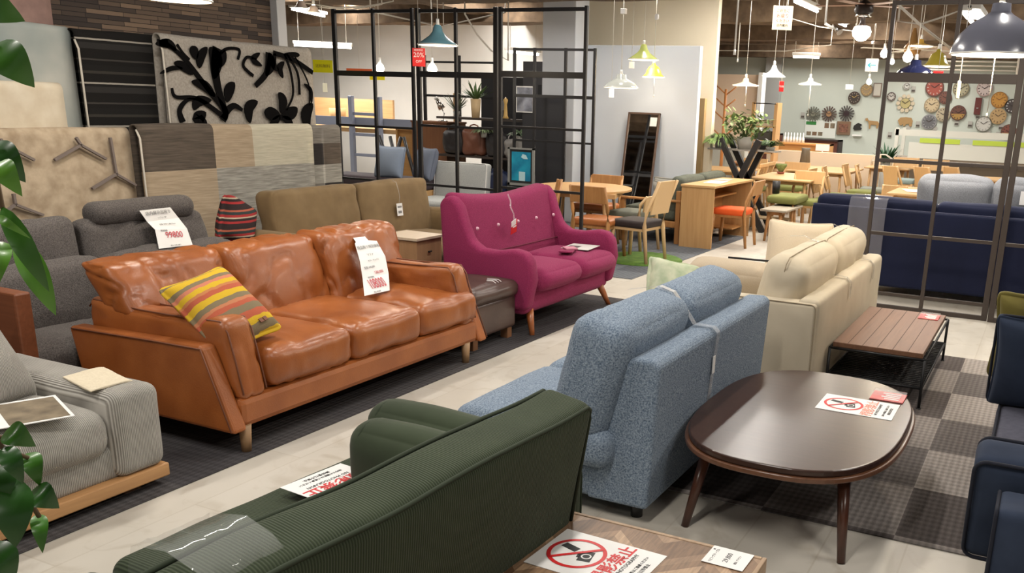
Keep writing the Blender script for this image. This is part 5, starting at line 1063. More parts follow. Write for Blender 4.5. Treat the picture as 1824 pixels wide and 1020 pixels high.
shape('horse_ornament', 1555, 220, [(14, 8), (10, 9), (8, 5), (-8, 4), (-11, 0), (-9, -8), (-7, -8), (-6, -2), (3, -2), (4, -9), (6, -9), (7, -1), (9, 4), (13, 4)], tw, 'brown wooden horse silhouette on the wall', 'ornament')
shape('animal_ornament', 1613, 217, [(13, 2), (9, 7), (0, 8), (-9, 7), (-12, 2), (-11, -7), (-7, -7), (-6, -3), (-1, -4), (0, -7), (3, -7), (4, -3), (6, -6), (9, -6), (11, -2)], tw, 'tan wooden four-legged animal silhouette on the wall', 'ornament')
R = shape('cuckoo_clock', 1528, 228, [(7, 4), (0, 9), (-7, 6), (-4, 2), (-7, 0), (-6, -3), (5, -4), (8, -1)], bkm, 'small black cuckoo-like clock on a narrow shelf', 'clock'); ob('shelf', box(N(), -.08, 0, -.11, .09, -.17, -.14), wt, R)
for i, (px, py, l) in enumerate(((1627, 159, 'under the crossbar'), (1585, 240, 'left end, above the loft bed'), (1618, 229, 'under the animal silhouette'), (1635, 221, 'between the animal and the domed clock'), (1665, 231, 'under the domed clock'), (1728, 221, 'under the red rectangle clock'), (1783, 225, 'under the rayed clock'), (1760, 238, 'under the white clock'), (1778, 240, 'beside the lowest clock'), (1430, 205, 'left of the sunburst clocks'), (1742, 206, 'just below the oxblood rectangle'), (1704, 218, 'anchor-shaped, below the brown and gold clock'))):
    t = thing('wall_tag', 'tiny grey price tag on the clock wall, ' + l, 'tag', gx(px, py, XW), 0, 'price tags on the clock wall'); ob('card', box(N(), -.006, 0, -.045, .045, -.06, .06), K('tag grey', (.4, .39, .36), .6), t); ob('print', box(N(), -.008, -.006, -.035, .035, -.05, -.01), K('tag dark', (.07, .06, .05), .6), t)
# ================================================================ lamps
glow = emis('lamp glow', (1, .84, .62), 40); tubeg = emis('tube glow', (1, .96, .9), 9); whg = emis('opal glow', (1, .93, .82), 9)
enm = {}
def pendant(label, p, dia, col, prof='cone', lit=True, cord_to=3.42, power=6, tg=None, pull=0, gloss=.25):
    """p: centre of the rim"""
    R = thing('pendant_lamp', label, 'lamp', p); r = dia / 2; m = K('enamel %s' % (col,), col, gloss, coat=.4)
    PR = {'cone': [(1, 0), (.98, .03), (.7, .22), (.42, .42), (.26, .62), (.2, .86), (.12, .95)], 'dome': [(1, 0), (.97, .15), (.84, .42), (.6, .68), (.32, .84), (.22, .92), (.2, 1.1), (.1, 1.12)], 'wide': [(1, 0), (.98, .05), (.8, .26), (.5, .42), (.3, .5), (.28, .72), (.12, .76)], 'flat': [(1, 0), (.98, .04), (.5, .16), (.25, .26), (.2, .5), (.1, .55)], 'bell': [(1, 0), (.92, .08), (.72, .28), (.6, .6), (.45, .85), (.2, 1.0), (.12, 1.2)]}[prof]
    pr = [(a * r, b * r) for a, b in PR]; inner = [(a * r * .97, b * r - .006) for a, b in PR[::-1]]
    ob('shade', lathe(N(), pr + inner[:0], 40), m, R, True)
    ob('shade_lining', lathe(N(), inner, 40), K('white lining', (.85, .83, .78), .5), R, True)
    ob('rim', lathe(N(), [(r * .955, -.006), (r * 1.005, -.006), (r * 1.01, .004), (r * .97, .004), (r * .955, -.006)], 40), K('white rim', (.85, .84, .8), .4), R)
    top = pr[-1][1]; ob('socket', cyl(N(), (0, 0, top - .01), (0, 0, top + .05), .018, .014), K('white plastic', (.75, .74, .7), .5), R)
    ob('cord', cyl(N(), (0, 0, top + .04), (0, 0, cord_to - p[2]), .004, seg=6), K('pale cord', (.6, .57, .5), .6), R)
    if lit:
        ob('bulb', lathe(N(), [(0, 0), (.024, .008), (.03, .03), (.02, .06), (.012, .08), (0, .085)], 14, (0, 0, .012)), glow, R)
        lamp('light', 'POINT', (0, 0, -.03), power, (1, .84, .62), .05, parent=R)
    if pull: ob('pull_cord', join(cyl(N(), (r * .25, 0, -pull), (r * .25, 0, .1), .0025, seg=5), cyl(N(), (r * .25, 0, -pull - .03), (r * .25, 0, -pull), .006, seg=6)), K('pale cord'), R)
    return R
P = gx(1772, 97, 6.2); pendant('large grey enamel dome lamp hanging near at the upper right', P, .52, (.17, .175, .22), 'dome', power=22, pull=.34)
P = gx(1772, 97, 6.2)
t = thing('pull_switch', 'white stick switch hanging from a cord left of the large grey lamp', 'switch', gx(1707, 160, 6.3)); ob('switch', soft(.022, .022, .11, .008, (0, 0, 0), 0, 1, 1, (2, 2, 4)), K('cream plastic', (.75, .72, .55), .5), t); ob('cord', cyl(N(), (0, 0, .05), (.0, 0, 1.2), .003, seg=5), K('pale cord'), t)
P = gx(780, 80, 7.3); pendant('teal blue enamel pendant lamp in front of the black grid screen', P, .37, (.14, .3, .36), 'cone', power=6)
P = gx(1106, 156, 10.6); pendant('white grey wide pendant lamp, lowest of the three by the grey wall', P, .42, (.5, .52, .48), 'wide', power=5)
P = gx(1146, 106, 11.2); pendant('pale lime pendant lamp, highest of the three by the grey wall', P, .39, (.45, .5, .15), 'cone', power=4)
P = gx(1164, 137, 11.4); pendant('yellow pendant lamp with a pull cord by the grey wall', P, .29, (.7, .52, .06), 'bell', power=3, pull=.22)
P = gx(1378, 136, 12.2); pendant('white pendant lamp below the square hanging notice', P, .3, (.6, .6, .54), 'cone', power=3)
P = gx(1629, 133, 9.6); pendant('navy blue enamel pendant lamp between the screen posts', P, .36, (.01, .012, .035), 'wide', power=6, gloss=.12)
P = gx(1669, 118, 11.0); pendant('mustard yellow bell-shaped pendant lamp behind the navy one', P, .3, (.3, .24, .03), 'bell', power=3)
P = gx(1640, 82, 12.5); pendant('yellow ochre lamp high behind the navy lamp', P, .3, (.5, .3, .06), 'flat', power=3)
P = gx(1328, 152, 12.6); pendant('glowing frilled glass pendant lamp near the coat stand', P, .36, (.75, .62, .42), 'flat', power=14, pull=.25)
P = gx(1443, 150, 13.2); pendant('glowing white glass pendant lamp in front of the pale green wall', P, .32, (.8, .72, .55), 'flat', power=12, pull=.4)
P = gz(300, -3, 2.55) if 0 else gy(318, -1, 4.6); pendant('white pendant rim just visible at the top edge over the stone wall', P, .36, (.7, .7, .68), 'cone', power=5)
for px, py, X, d, l in ((537, 14, 8.6, .16, 'left of two beside the stone wall'), (559, 22, 8.9, .16, 'right of two beside the stone wall')):
    pendant('small coppery glass lamp, ' + l, gx(px, py, X), d, (.7, .55, .45), 'bell', power=3)
def bulb(label, p, r=.05, cord_to=3.42, power=4, glass_=True):
    R = thing('hanging_bulb', label, 'lamp', p, 0); ob('bulb', lathe(N(), [(0, -r), (r * .7, -r * .75), (r, 0), (r * .75, r * .7), (r * .35, r * 1.2), (0, r * 1.25)], 18), whg, R)
    ob('socket', cyl(N(), (0, 0, r * 1.1), (0, 0, r * 1.1 + .07), .02, .014), K('white plastic'), R); ob('cord', cyl(N(), (0, 0, r * 1.2), (0, 0, cord_to - p[2]), .0035, seg=5), K('pale cord'), R); lamp('light', 'POINT', (0, 0, -r - .02), power, (1, .88, .7), .04, parent=R); return R
bulb('glass bulb with a clear flared shade in the left grid opening', gx(677, 122, 9.6), .055); bulb('round glowing bulb below the teal lamp', gx(770, 124, 9.4), .06, power=6); bulb('small bright bulb below the ceiling fan', gx(1575, 96, 12.5), .05); bulb('tiny bright bulb left of the metal post', gx(1589, 110, 13.5), .035); bulb('cloudy bright bulb beside the ochre lamp', gx(1617, 102, 12.0), .06); bulb('small hanging bulb under the arrow sign', gx(1548, 146, 14.5), .04, power=1)
def rod(label, p, z1=3.42): 
    R = thing('hanging_rod', label, 'rod', p); ob('rod', cyl(N(), (0, 0, 0), (0, 0, z1 - p[2]), .009, seg=6), K('white plastic'), R); ob('end_cap', cyl(N(), (0, 0, -.05), (0, 0, .0), .015, .011, 8), K('white plastic'), R)
rod('thin white hanging rod left of the square notice', gx(1309, 88, 9.0)); rod('short white rod end near the beam by the coat stand', gx(1314, 104, 13.5))
t = thing('ceiling_switch', 'pale cord with a white ceiling switch above the wide grey lamp', 'cord', gx(1111, 20, 10.4)); ob('switch', box(N(), -.03, .03, -.03, .03, -.03, .03, .004), wt, t)
t = thing('ceiling_switch', 'small white plug hanging beside the lime lamp cord', 'cord', gx(1170, 30, 11.0)); ob('switch', soft(.05, .05, .07, .02, (0, 0, 0), 0, 1, 1, (2, 2, 2)), wt, t); ob('cord', cyl(N(), (0, 0, 0), (0, 0, 3.4 - gx(1170, 30, 11.0).z), .003, seg=5), K('pale cord'), t)
# ceiling tubes: each fixture carries its own light
def tube_lamp(label, c, rz, L_=1.2, power=26, vis=True, drop=.35, grp='fluorescent ceiling fixtures', vert=False):
    R = thing('ceiling_light', label, 'lamp', c, rz, grp)
    ob('housing', box(N(), -L_ / 2, L_ / 2, -.06, .06, .0, .05, .01), K('white plastic'), R); ob('tube', cyl(N(), (-L_ / 2 + .02, 0, -.025), (L_ / 2 - .02, 0, -.025), .018, seg=10), tubeg, R)
    bm = N(); 
    for x in (-L_ * .4, L_ * .4): cyl(bm, (x, 0, .05), (x, 0, CEIL - c[2]), .004, seg=5)
    ob('hanger', bm, K('pale cord'), R)
    lamp('light', 'AREA', (0, 0, -.06), power, (1, .945, .87), L_, .12, parent=R); return R
vis = [(1437, 8, 12.2, 0, 1.2, 26, 'white tube light at the top, right of the square notice'), (1493, 37, 15.0, 0, 1.2, 26, 'white tube light left of the ceiling fan'), (1555, 71, 18.0, .2, 1.2, 26, 'white tube light beyond the fan globe'), (1436, 99, 17.0, -1.3, .5, 14, 'small boxed light over the glowing white pendant'), (884, 9, 14.2, -.25, .5, 20, 'left of two bright tubes above the black screen'), (923, 20, 14.4, -.25, .55, 20, 'right of two bright tubes above the black screen'), (550, 20, 12.5, .3, 1.2, 40, 'long bright tube beyond the corner post, top left'), (932, 92, 14.0, -.2, .8, 26, 'bright tube seen through the black screen'), (1726, 27, 9.4, .0, .8, 14, 'left of the pair of tubes beside the large grey lamp'), (1741, 24, 9.4, .0, .8, 14, 'right of the pair of tubes beside the large grey lamp'), (575, 80, 13.0, -.9, 1.0, 40, 'wide bright panel light beyond the two small white lamps')]
for px, py, X, rz, l_, pw, l in vis:
    p = gx(px, py, X); p.z = min(p.z, 3.35); tube_lamp(l, p, rz, l_, pw)
k = 0
for x, y in ((1.5, 1.2), (1.2, 4.2), (4.2, 1.9), (3.9, 4.4), (6.6, 3.2), (7.0, .3), (4.4, -1.8), (9.4, 2.7), (9.6, -1.0), (-1.2, 2.5), (1.2, -1.8), (9.2, 6.0), (12.1, 3.6), (10.9, 4.9), (14.9, 2.6), (12.2, .2), (14.8, -1.2), (17.2, 3.9), (17.4, .9), (19.6, 2.5), (19.7, -.5), (19.8, 5.0), (12.6, 8.2), (10.0, 10.2), (13.4, 11.5)):  # the tube just before wall_middle is added, unseen, to brighten its cream paint
    tube_lamp('fluorescent tube fixture hung high above the furniture', (x, y, 3.3), 0 if k % 2 else .0, 1.2, 30); k += 1
# ceiling fan
P = gx(1535, 56, 11.5); R = thing('ceiling_fan', 'dark ceiling fan with a glowing round glass globe', 'fan', P)
ob('globe', lathe(N(), [(0, -.11), (.05, -.1), (.1, -.05), (.11, 0), (.09, .05), (.06, .06)], 24), whg, R); ob('motor', lathe(N(), [(.05, .06), (.03, .1), (.03, .16), (.08, .18), (.11, .22), (.1, .3), (.03, .34), (.02, .5)], 20), K('dark bronze', (.04, .03, .028), .4), R); ob('collar', lathe(N(), [(.08, .16), (.1, .165), (.07, .2)], 20), K('chrome', (.6, .58, .55), .2, metal=1.), R)
for i in range(5): ob('blade', box(N(), .1, .56, -.065, .065, .285, .293, .003, M=T(rz=i * 2 * PI / 5 + .3)), K('fan blade', (.16, .08, .05), .5), R)
lamp('light', 'POINT', (0, 0, -.16), 8, (1, .9, .75), .08, parent=R)
P = gx(1625, 92, 13.5); R = thing('ceiling_fan', 'second ceiling fan with pale blades behind the navy lamp', 'fan', P); ob('motor', lathe(N(), [(.02, -.05), (.1, -.03), (.12, .05), (.06, .12), (.02, .3)], 18), K('brass', (.4, .22, .08), .3, metal=.6), R)
for i in range(4): ob('blade', box(N(), .1, .7, -.06, .06, .02, .03, .003, M=T(rz=i * PI / 2 + .5)), K('pale blade', (.55, .5, .42), .5), R)
R = thing('spotlight', 'white adjustable spotlight on a rod near the top', 'lamp', gx(1470, 42, 10.5)); ob('rod', cyl(N(), (0, 0, 0), (0, 0, .8), .012, seg=6), K('white plastic'), R); ob('arm', tube(N(), [(0, 0, 0), (.02, -.05, -.03), (.03, -.12, -.05)], .016, 8), K('white plastic'), R); ob('spot_head', cyl(N(), (.03, -.1, -.03), (.0, -.17, -.09), .02, .04, 14), K('chrome'), R)
# hanging notices and tags
def hangcard(label, p, w, h, m, cord=.3, txt=(), nm='hanging_card', rz=-PI / 2 + .25):
    cord = CEIL - p.z - h / 2
    R = thing(nm, label, 'sign', p, rz); ob('card', box(N(), -w / 2, w / 2, -.003, .003, -h / 2, h / 2, .002), m, R)
    ob('cord', cyl(N(), (0, 0, h / 2), (0, 0, h / 2 + cord), .0025, seg=5), K('pale cord'), R)
    for s, sz, y, mm in txt: text('lettering', s, sz, mm, R, T(0, -.0042, y, rx=PI / 2))
    return R
ylw = K('yellow card', (.9, .85, .0), .5); ylw2 = K('brown ink', (.3, .22, .02), .6)
hangcard('square cream notice with small red and black lettering hanging above the white pendant', gx(1394, 32, 10.0), .21, .24, K('cream card', (.78, .68, .5), .6), .6, (('ご自由に', .035, .07, bk), ('お座り', .045, .02, rk), ('ください', .035, -.03, rk), ('店内案内', .03, -.075, bk)), rz=-1.15)
hangcard('red 20 percent off card hanging below the teal lamp', gx(746, 102, 7.6), .125, .17, rc, .1, (('20%', .062, .02, wt), ('OFF', .035, -.04, wt), ('期間限定', .022, .065, wt)), rz=-1.1)
hangcard('yellow notice card hanging beside the leaf-patterned rug', gx(575, 118, 8.0), .215, .13, ylw, 1.0, (('送料無料', .04, 0, ylw2),), rz=-1.15)
hangcard('long orange red sign seen through the left grid opening', gx(640, 128, 12.0), .42, .1, K('orange red', (.7, .12, .02), .6), .8, rz=-1.2); hangcard('small yellow sign right of the long red one', gx(672, 139, 12.4), .25, .06, ylw, .8, rz=-1.2)
hangcard('red and white tag hanging below the white pendant', gx(1392, 154, 12.2), .06, .13, rc, .3, (('特価', .03, 0, wt),), rz=-1.2); hangcard('small white tag hanging below the lime lamp', gx(1125, 116, 11.1), .07, .08, wt, .1, rz=-1.2); hangcard('small white tag hanging below the wide grey lamp', gx(1089, 166, 10.6), .06, .1, wt, .1, (('8', .06, 0, gi),), rz=-1.2)
hangcard('little red tag at the top of the screen crossbar', gx(1671, 132, 9.4), .09, .055, rc, .1, rz=-1.35); hangcard('blank white card hanging by the tan clock', gx(1513, 155, 15.0), .12, .075, wt, .3, rz=-1.35)
hangcard('white switch-like tag hanging in the far left aisle', gx(579, 156, 11.0), .07, .13, K('cream plastic'), .5, rz=-1.2)
R = hangcard('white exit direction sign with a cyan arrow', gx(1553, 116, 15.0), .19, .19, wt, .4, nm='exit_sign', rz=-1.35); cy_ = K('cyan ink', (.02, .4, .5), .5); bm = N(); box(bm, -.06, .06, -.005, -.0038, -.006, .006); prism(bm, [(-.07, 0), (-.02, .04), (-.02, .02), (-.045, 0), (-.02, -.02), (-.02, -.04)], -.005, -.0038, 'y'); ob('arrow', bm, cy_, R)
# pipes and cables near the ceiling
pc = K('pale conduit', (.5, .46, .4), .6)
def cable(label, pts, r=.008, nm='cable', m=None):
    pts = [Vector((pts[0].x, pts[0].y, CEIL))] + pts + [Vector((pts[-1].x, pts[-1].y, CEIL))]
    pts[1].z = min(pts[1].z, CEIL - .02); pts[-2].z = min(pts[-2].z, CEIL - .02)
    tag(ob(nm, tube(N(), pts, r, 6), m or pc, None), label, 'cable')
cable('long pale conduit crossing below the ceiling at the right', [gx(1580, -10, 9), gx(1640, 45, 10), gx(1703, 94, 12.2)], .014, 'conduit'); cable('drooping white cable between the screen posts', [gx(1600, 38, 10), gx(1640, 43, 10.2), gx(1680, 30, 10.3), gx(1712, 18, 10.4)], .01)
cable('pale cable sagging above the black screen, left', [gx(540, 5, 9), gx(600, 14, 9.2), gx(650, 12, 9.4), gx(700, 2, 9.6)], .012); cable('second pale cable sagging above the black screen', [gx(560, 12, 9), gx(620, 18, 9.2), gx(680, 8, 9.4)], .009)
cable('pale pipe slanting behind the teal lamp', [gx(660, 20, 10), gx(770, 44, 11)], .014, 'conduit'); cable('pale pipe slanting right of the teal lamp', [gx(790, 46, 11), gx(900, 22, 12)], .012, 'conduit'); cable('white cable dropping behind the black screen', [gx(828, 25, 11), gx(850, 62, 11), gx(875, 90, 11), gx(905, 108, 11)], .012)
cable('thin wire strung across the dining ceiling', [gx(1270, 90, 15), gx(1400, 91, 15), gx(1480, 80, 15)], .008); cable('thin wire strung to the fan', [gx(1400, 30, 13), gx(1460, 48, 13), gx(1525, 56, 12)], .008)
R = thing('wall_rack', 'white wire rack mounted below the ceiling at the right', 'rack', gx(1740, 120, 15.0)); bm = N()
for z in (-.16, -.1, -.04, .02, .08): tube(bm, [(0, .7, z), (0, -.55, z)], .012, 6)
box(bm, -.02, .02, -.6, -.54, -.18, .16, .005); ob('rails', bm, K('white metal', (.7, .66, .58), .5), R)
# ================================================================ things by the grey wall
R = thing('mirror', 'tall dark-framed mirror leaning against the pale grey wall panel', 'mirror', (11.62, 5.2, 0)); fr = K('walnut frame', (.1, .055, .035), .5); M_ = T(0, 0, 0, ry=.2)
bm = N(); box(bm, -.02, .015, -.24, -.215, 0, 1.6, .003, M=M_); box(bm, -.02, .015, .215, .24, 0, 1.6, .003, M=M_); box(bm, -.02, .015, -.24, .24, 1.575, 1.6, .003, M=M_); box(bm, -.02, .015, -.24, .24, 0, .025, .003, M=M_); ob('frame', bm, fr, R)
ob('mirror_glass', box(N(), -.004, .01, -.215, .215, .02, 1.58, 0, M=M_), mat('mirror glass', (.75, .75, .75), .03, metal=1.), R); ob('white_label', box(N(), -.008, -.004, -.2, -.1, 1.42, 1.54, 0, M=M_), wt, R)
R = thing('coat_stand', 'wooden tree-shaped coat stand in front of the peach wall', 'coat stand', (15.2, 5.15, 0)); csw = K('cherry stand', (.42, .17, .05), .5)
ob('pole', cyl(N(), (0, 0, 0), (0, 0, 1.98), .032, .022, 10), csw, R)
for z, s in ((1.92, 1), (1.9, -1), (1.72, 1), (1.7, -1), (1.5, 1), (1.48, -1), (1.2, 1), (1.22, -1)): ob('hook', cyl(N(), (0, 0, z - .02), (0, s * .18, z + .12), .012, seg=6), csw, R)
for a in range(4): ob('foot', cyl(N(), (0, 0, .15), (.25 * math.cos(a * PI / 2 + .4), .25 * math.sin(a * PI / 2 + .4), .015), .015, seg=6), csw, R)
R = thing('shelf_stand', 'light wooden upright shelf with small boxes beside the pale green wall', 'shelf', (16.6, 4.66, 0))
for y in (0, .42): ob('post', box(N(), 0, .3 if y == 0 else .04, y - .03, y + .03, 0, 1.8, .004), bez, R)
for z in (.9, 1.12, 1.36): ob('shelf', box(N(), 0, .3, 0, .42, z, z + .02), bee, R)
ob('rail', tube(N(), [(0, 0, 1.78), (0, .42, 1.78)], .01, 6), BLK, R)
for i, (z, h, c, l) in enumerate(((1.38, .1, (.5, .4, .3), 'beige'), (1.14, .14, (.05, .05, .04), 'black'), (.92, .14, (.07, .05, .04), 'dark brown'))):
    t = thing('storage_box', l + ' box on the light wooden upright shelf', 'box', (16.75, 4.87, z)); ob('box', box(N(), -.1, .1, -.17, .17, 0, h, .01), mat('box' + l, c, .7), t); ob('lid', box(N(), -.105, .105, -.175, .175, h, h + .015, .004), mat('lid' + l, tuple(k * .8 for k in c), .7), t)
R = thing('cupboard', 'white low cupboards along the peach wall behind the plant stand', 'cabinet', (17.0, 5.3, 0)); ob('body', box(N(), 0, .35, 0, 1.6, 0, .95, .005), K('white lacquer'), R)
for i in range(4): ob('door', box(N(), -.02, 0, .01 + i * .4, .39 + i * .4, .05, .93, .004), K('white lacquer'), R)
# ================================================================ background at the left, beyond the black screen
bb = K('blue grey paint', (.24, .27, .36), .6)
R = thing('bunk_bed', 'blue-grey loft bed with ladder and pine boards, beyond the left screen', 'bed', (12.6, 10.0, 0))
for y in (.35, .95): ob('ladder_post', box(N(), -.03, .05, y - .04, y + .04, 0, 1.65, .01), bb, R)
for z in (.35, .68, 1.02, 1.36): ob('ladder_rung', box(N(), -.0, .03, .39, .91, z - .025, z + .025, .005), bb, R)
ob('rail', box(N(), .06, .1, -1.2, 3.0, 1.15, 1.3), bb, R); ob('slats', box(N(), .1, 1.1, -1.2, 3.0, 1.05, 1.12), K('pine board', (.55, .36, .18), .6, 'wood', 2, .05, (.45, .27, .12), axis=1), R); ob('pine_board', box(N(), 1.05, 1.1, .9, 3.0, 1.25, 1.6), K('pine board'), R)
for y in (-1.15, 2.95): ob('post', box(N(), .06, .14, y - .04, y + .04, 0, 1.75), K('pine board'), R)
t = thing('lamp_shade', 'small wooden basket on the blue-grey loft bed boards', 'basket', (13.0, 11.6, 1.13)); ob('basket', lathe(N(), [(0, 0), (.12, 0), (.15, .3), (.13, .3), (.1, .02)], 16), K('wicker', (.5, .3, .13), .7), t); t.name = 'basket'
R = thing('trestle', 'black folding trestle legs beyond the screen', 'trestle', (11.0, 8.5, 0))
for y0, y1 in ((-.25, .1), (.05, .35), (.55, .15), (.1, .55)): ob('leg', tube(N(), [(0, y1, 1.1), (0, y0, 0)], .025, 6), bkm, R)
R = thing('bench', 'low beech box bench with dark seat pad beyond the screen', 'bench', (9.6, 7.3, 0)); ob('box', box(N(), 0, .5, 0, 1.6, 0, .5, .01), bee, R); ob('seat_pad', soft(.5, 1.6, .14, .04, (0, 0, .01), .003, 3, 1, (6, 12, 2), M=T(.25, .8, .57)), K('dark plum pad', (.06, .045, .055), .8), R)
for i, (y, c, l, rz) in enumerate(((7.35, (.22, .27, .36), 'blue grey', .1), (7.0, (.12, .14, .19), 'darker slate blue', -.4))):
    t = thing('pillow', l + ' pillow standing on the beech bench beyond the screen', 'pillow', (9.74 + i * .16, y + .5 - i * .1, .83)); ob('cover', soft(.44, .44, .16, .05, (0, 0, .03), .006, 5, i, (8, 8, 3), pinch=.5, M=T(0, 0, 0, ry=-1.3, rz=rz)), mat('pillow' + l, c, .9), t)
R = thing('cabinet', 'plain brown wooden cabinet with a silver desk lamp on it', 'cabinet', (11.5, 8.2, 0)); ob('side_panel', box(N(), 0, .5, 0, .64, .06, 1.3, .005), K('cocoa wood', (.2, .085, .035), .5, 'wood', 2, .03, (.15, .06, .025), axis=2), R); ob('top', box(N(), -.01, .51, -.01, .65, 1.3, 1.325), K('cocoa wood'), R); ob('plinth', box(N(), .02, .5, .02, .62, 0, .06), K('cocoa wood'), R)
R = thing('desk_lamp', 'small silver desk lamp on the brown cabinet', 'lamp', (11.7, 8.4, 1.325)); chm = K('chrome'); ob('base', lathe(N(), [(0, 0), (.08, 0), (.08, .015), (0, .02)], 16), chm, R); ob('arm', tube(N(), [(0, 0, .01), (0, -.02, .12), (0, .03, .2)], .008, 6), chm, R); ob('shade', cyl(N(), (0, .02, .19), (-.02, .1, .32), .055, .025, 14), chm, R); ob('bulb_cap', cyl(N(), (-.02, .1, .32), (-.02, .12, .345), .03, .03, 12), wt, R)
lg = mat('pale grey weave', (.42, .43, .42), .9, 'noise', 70, .3, (.34, .35, .35))
R = thing('lounge_chair', 'pale grey high-backed lounge chair behind the olive sofa', 'chair', (9.6, 6.88, 0), PI / 2 + PI)   # front toward -X
R.rotation_euler[2] = -PI / 2
ob('backrest', soft(.8, .13, .52, .035, (0, .01, 0), .003, 4, 1, (12, 3, 8), M=T(0, .38, .62, rx=-.12)), lg, R); ob('piping', welt(N(), .79, .5, .03, -.06, 'xz', .005, M=T(0, .38, .62, rx=-.12)), wt, R); ob('seat', soft(.8, .75, .2, .05, (0, .01, .01), .003, 4, 1, (12, 10, 3), M=T(0, 0, .34)), lg, R)
legs(R, [(-.35, -.3), (.35, -.3), (-.35, .3), (.35, .3)], .25, .02, .015, bez)
R = thing('display_shelf', 'black shelf rack holding bags and plants behind the screen', 'shelf', (11.4, 6.75, 0))
for y in (0, 1.35): ob('post', box(N(), .2, .25, y - .02, y + .02, 0, 1.42), bkm, R)
for z in (.3, .85, 1.38): ob('shelf', box(N(), -.15, .3, -.05, 1.45, z, z + .03), K('black brown shelf', (.035, .025, .02), .6), R)
for i, (y, z, c, s, l) in enumerate(((7.95, .88, (.02, .017, .018), .4, 'black'), (7.6, .88, (.16, .06, .035), .42, 'red brown'), (7.2, .88, (.03, .028, .03), .38, 'dark grey'), (6.95, .88, (.25, .24, .23), .3, 'pale grey'), (8.0, .33, (.03, .02, .02), .36, 'lower black'), (7.6, .33, (.05, .022, .018), .38, 'lower dark brown'), (7.2, .33, (.015, .025, .07), .4, 'lower navy'), (6.9, .33, (.02, .02, .02), .3, 'lower small black'))):
    t = thing('bag', l + ' leather bag on the black shelf rack', 'bag', (11.35, y, z)); ob('body', soft(.2, s * .85, s * .9, .07, (.02, .02, 0), .02, 6, i, (4, 8, 8), .02, 6, M=T(0, 0, s * .45)), mat('bag' + l, c, .45), t); ob('handle', tube(N(), [(-.02, s * .25 * math.cos(a), s * .8 + .1 * math.sin(a)) for a in [k * PI / 6 for k in range(7)]], .01, 6), mat('strap' + l, tuple(k * 1.5 + .02 for k in c), .5), t)
plant('leafy plant in a tall pale wood pot on the black shelf', (11.3, 7.55, 1.41), 50, .26, 0, .075, .26, .2, (.1, .18, .05), 8, .03, pm=K('pale wood pot', (.5, .36, .2), .6)); plant('grey-green airy plant left of the wood pot', (11.4, 7.95, 1.41), 40, .26, 0, .05, .08, .1, (.16, .19, .12), 9, .02); plant('variegated trailing plant under the top shelf', (11.2, 7.35, 1.15), 40, .22, 0, .05, .08, .9, (.16, .22, .1), 10, .035); plant('pale trailing plant at the right of the black shelf', (11.2, 6.75, 1.12), 40, .22, 0, .05, .08, .8, (.12, .18, .1), 11, .04)
t = thing('figurine', 'small golden giraffe-like ornament on the black shelf', 'ornament', (11.3, 7.05, 1.41)); ob('body', lathe(N(), [(0, 0), (.05, 0), (.03, .05), (.02, .2), (.035, .26), (0, .3)], 10), K('gold paint', (.45, .28, .08), .4), t); ob('base', box(N(), -.05, .05, -.05, .05, -.003, .01), bk, t)
bx = K('black cabinet board', (.018, .018, .022), .6)
R = thing('cabinet', 'tall black panel cabinet behind the wood plant pot', 'cabinet', (12.2, 7.3, 0)); ob('panel', box(N(), 0, .4, 0, .75, 0, 2.0), bx, R); ob('socket_plate', box(N(), -.01, 0, .3, .37, 1.52, 1.66), gi, R)
R = thing('cabinet', 'tall dark grey wardrobe panel right of the black cabinet', 'cabinet', (12.0, 6.75, 0)); ob('panel', box(N(), 0, .4, -.1, .44, 0, 2.22), K('dark slate board', (.07, .068, .075), .6), R); ob('door', box(N(), -.015, 0, -.02, .18, 0, 1.9), bx, R)
R = thing('curtain_panel', 'black upright display board carrying the pictures', 'board', (11.0, 6.05, 0)); ob('board', box(N(), 0, .05, -.1, .55, 0, 1.75), bx, R)
R = thing('framed_picture', 'white-edged black and white picture on the black board', 'picture', gx(935, 177, 10.995)); ob('mat_board', box(N(), -.012, 0, -.14, .13, -.17, .17), wt, R); ob('picture', box(N(), -.016, -.012, -.125, .115, -.155, .155), mat('bw print', (.4, .42, .5), .4, 'noise', 7, 0, (.02, .02, .03)), R)
R = thing('framed_picture', 'silver-framed turquoise seaside picture behind the magenta sofa', 'picture', gx(929, 297, 10.2)); sv = K('silver frame', (.4, .4, .38), .35, metal=.6)
w2, h2 = .195, .235
bm = N(); box(bm, -.02, 0, -w2, -w2 + .03, -h2, h2); box(bm, -.02, 0, w2 - .03, w2, -h2, h2); box(bm, -.02, 0, -w2, w2, h2 - .02, h2); box(bm, -.02, 0, -w2, w2, -h2, -h2 + .03); ob('frame', bm, sv, R); ob('mat_board', box(N(), -.008, 0, -w2 + .02, w2 - .02, -h2 + .02, h2 - .02), bk, R)
sea = mat('sea print', (.02, .35, .5), .3, 'noise', 6, 0, (.005, .1, .22)); ob('picture', box(N(), -.012, -.008, -w2 + .055, w2 - .055, -h2 + .06, h2 - .05), sea, R)
bm = N(); box(bm, -.014, -.012, -.06, .03, -h2 + .06, -.06); prism(bm, [(-.1, .1), (-.07, .15), (-.02, .16), (.0, .12), (-.04, .1)], -.014, -.012, 'x'); ob('pale_shapes', bm, K('pale aqua', (.45, .65, .7), .5), R)
tag(ob('easel', box(N(), 10.22, 10.3, gx(929, 297, 10.2).y - .15, gx(929, 297, 10.2).y + .15, 0, .75), bx), 'black stand under the seaside picture', 'stand')
shelf_unit('pine shelf pieces beside the brown cabinet', 11.7, 8.92, 9.3, .2, 1.2, K('honey oak'))
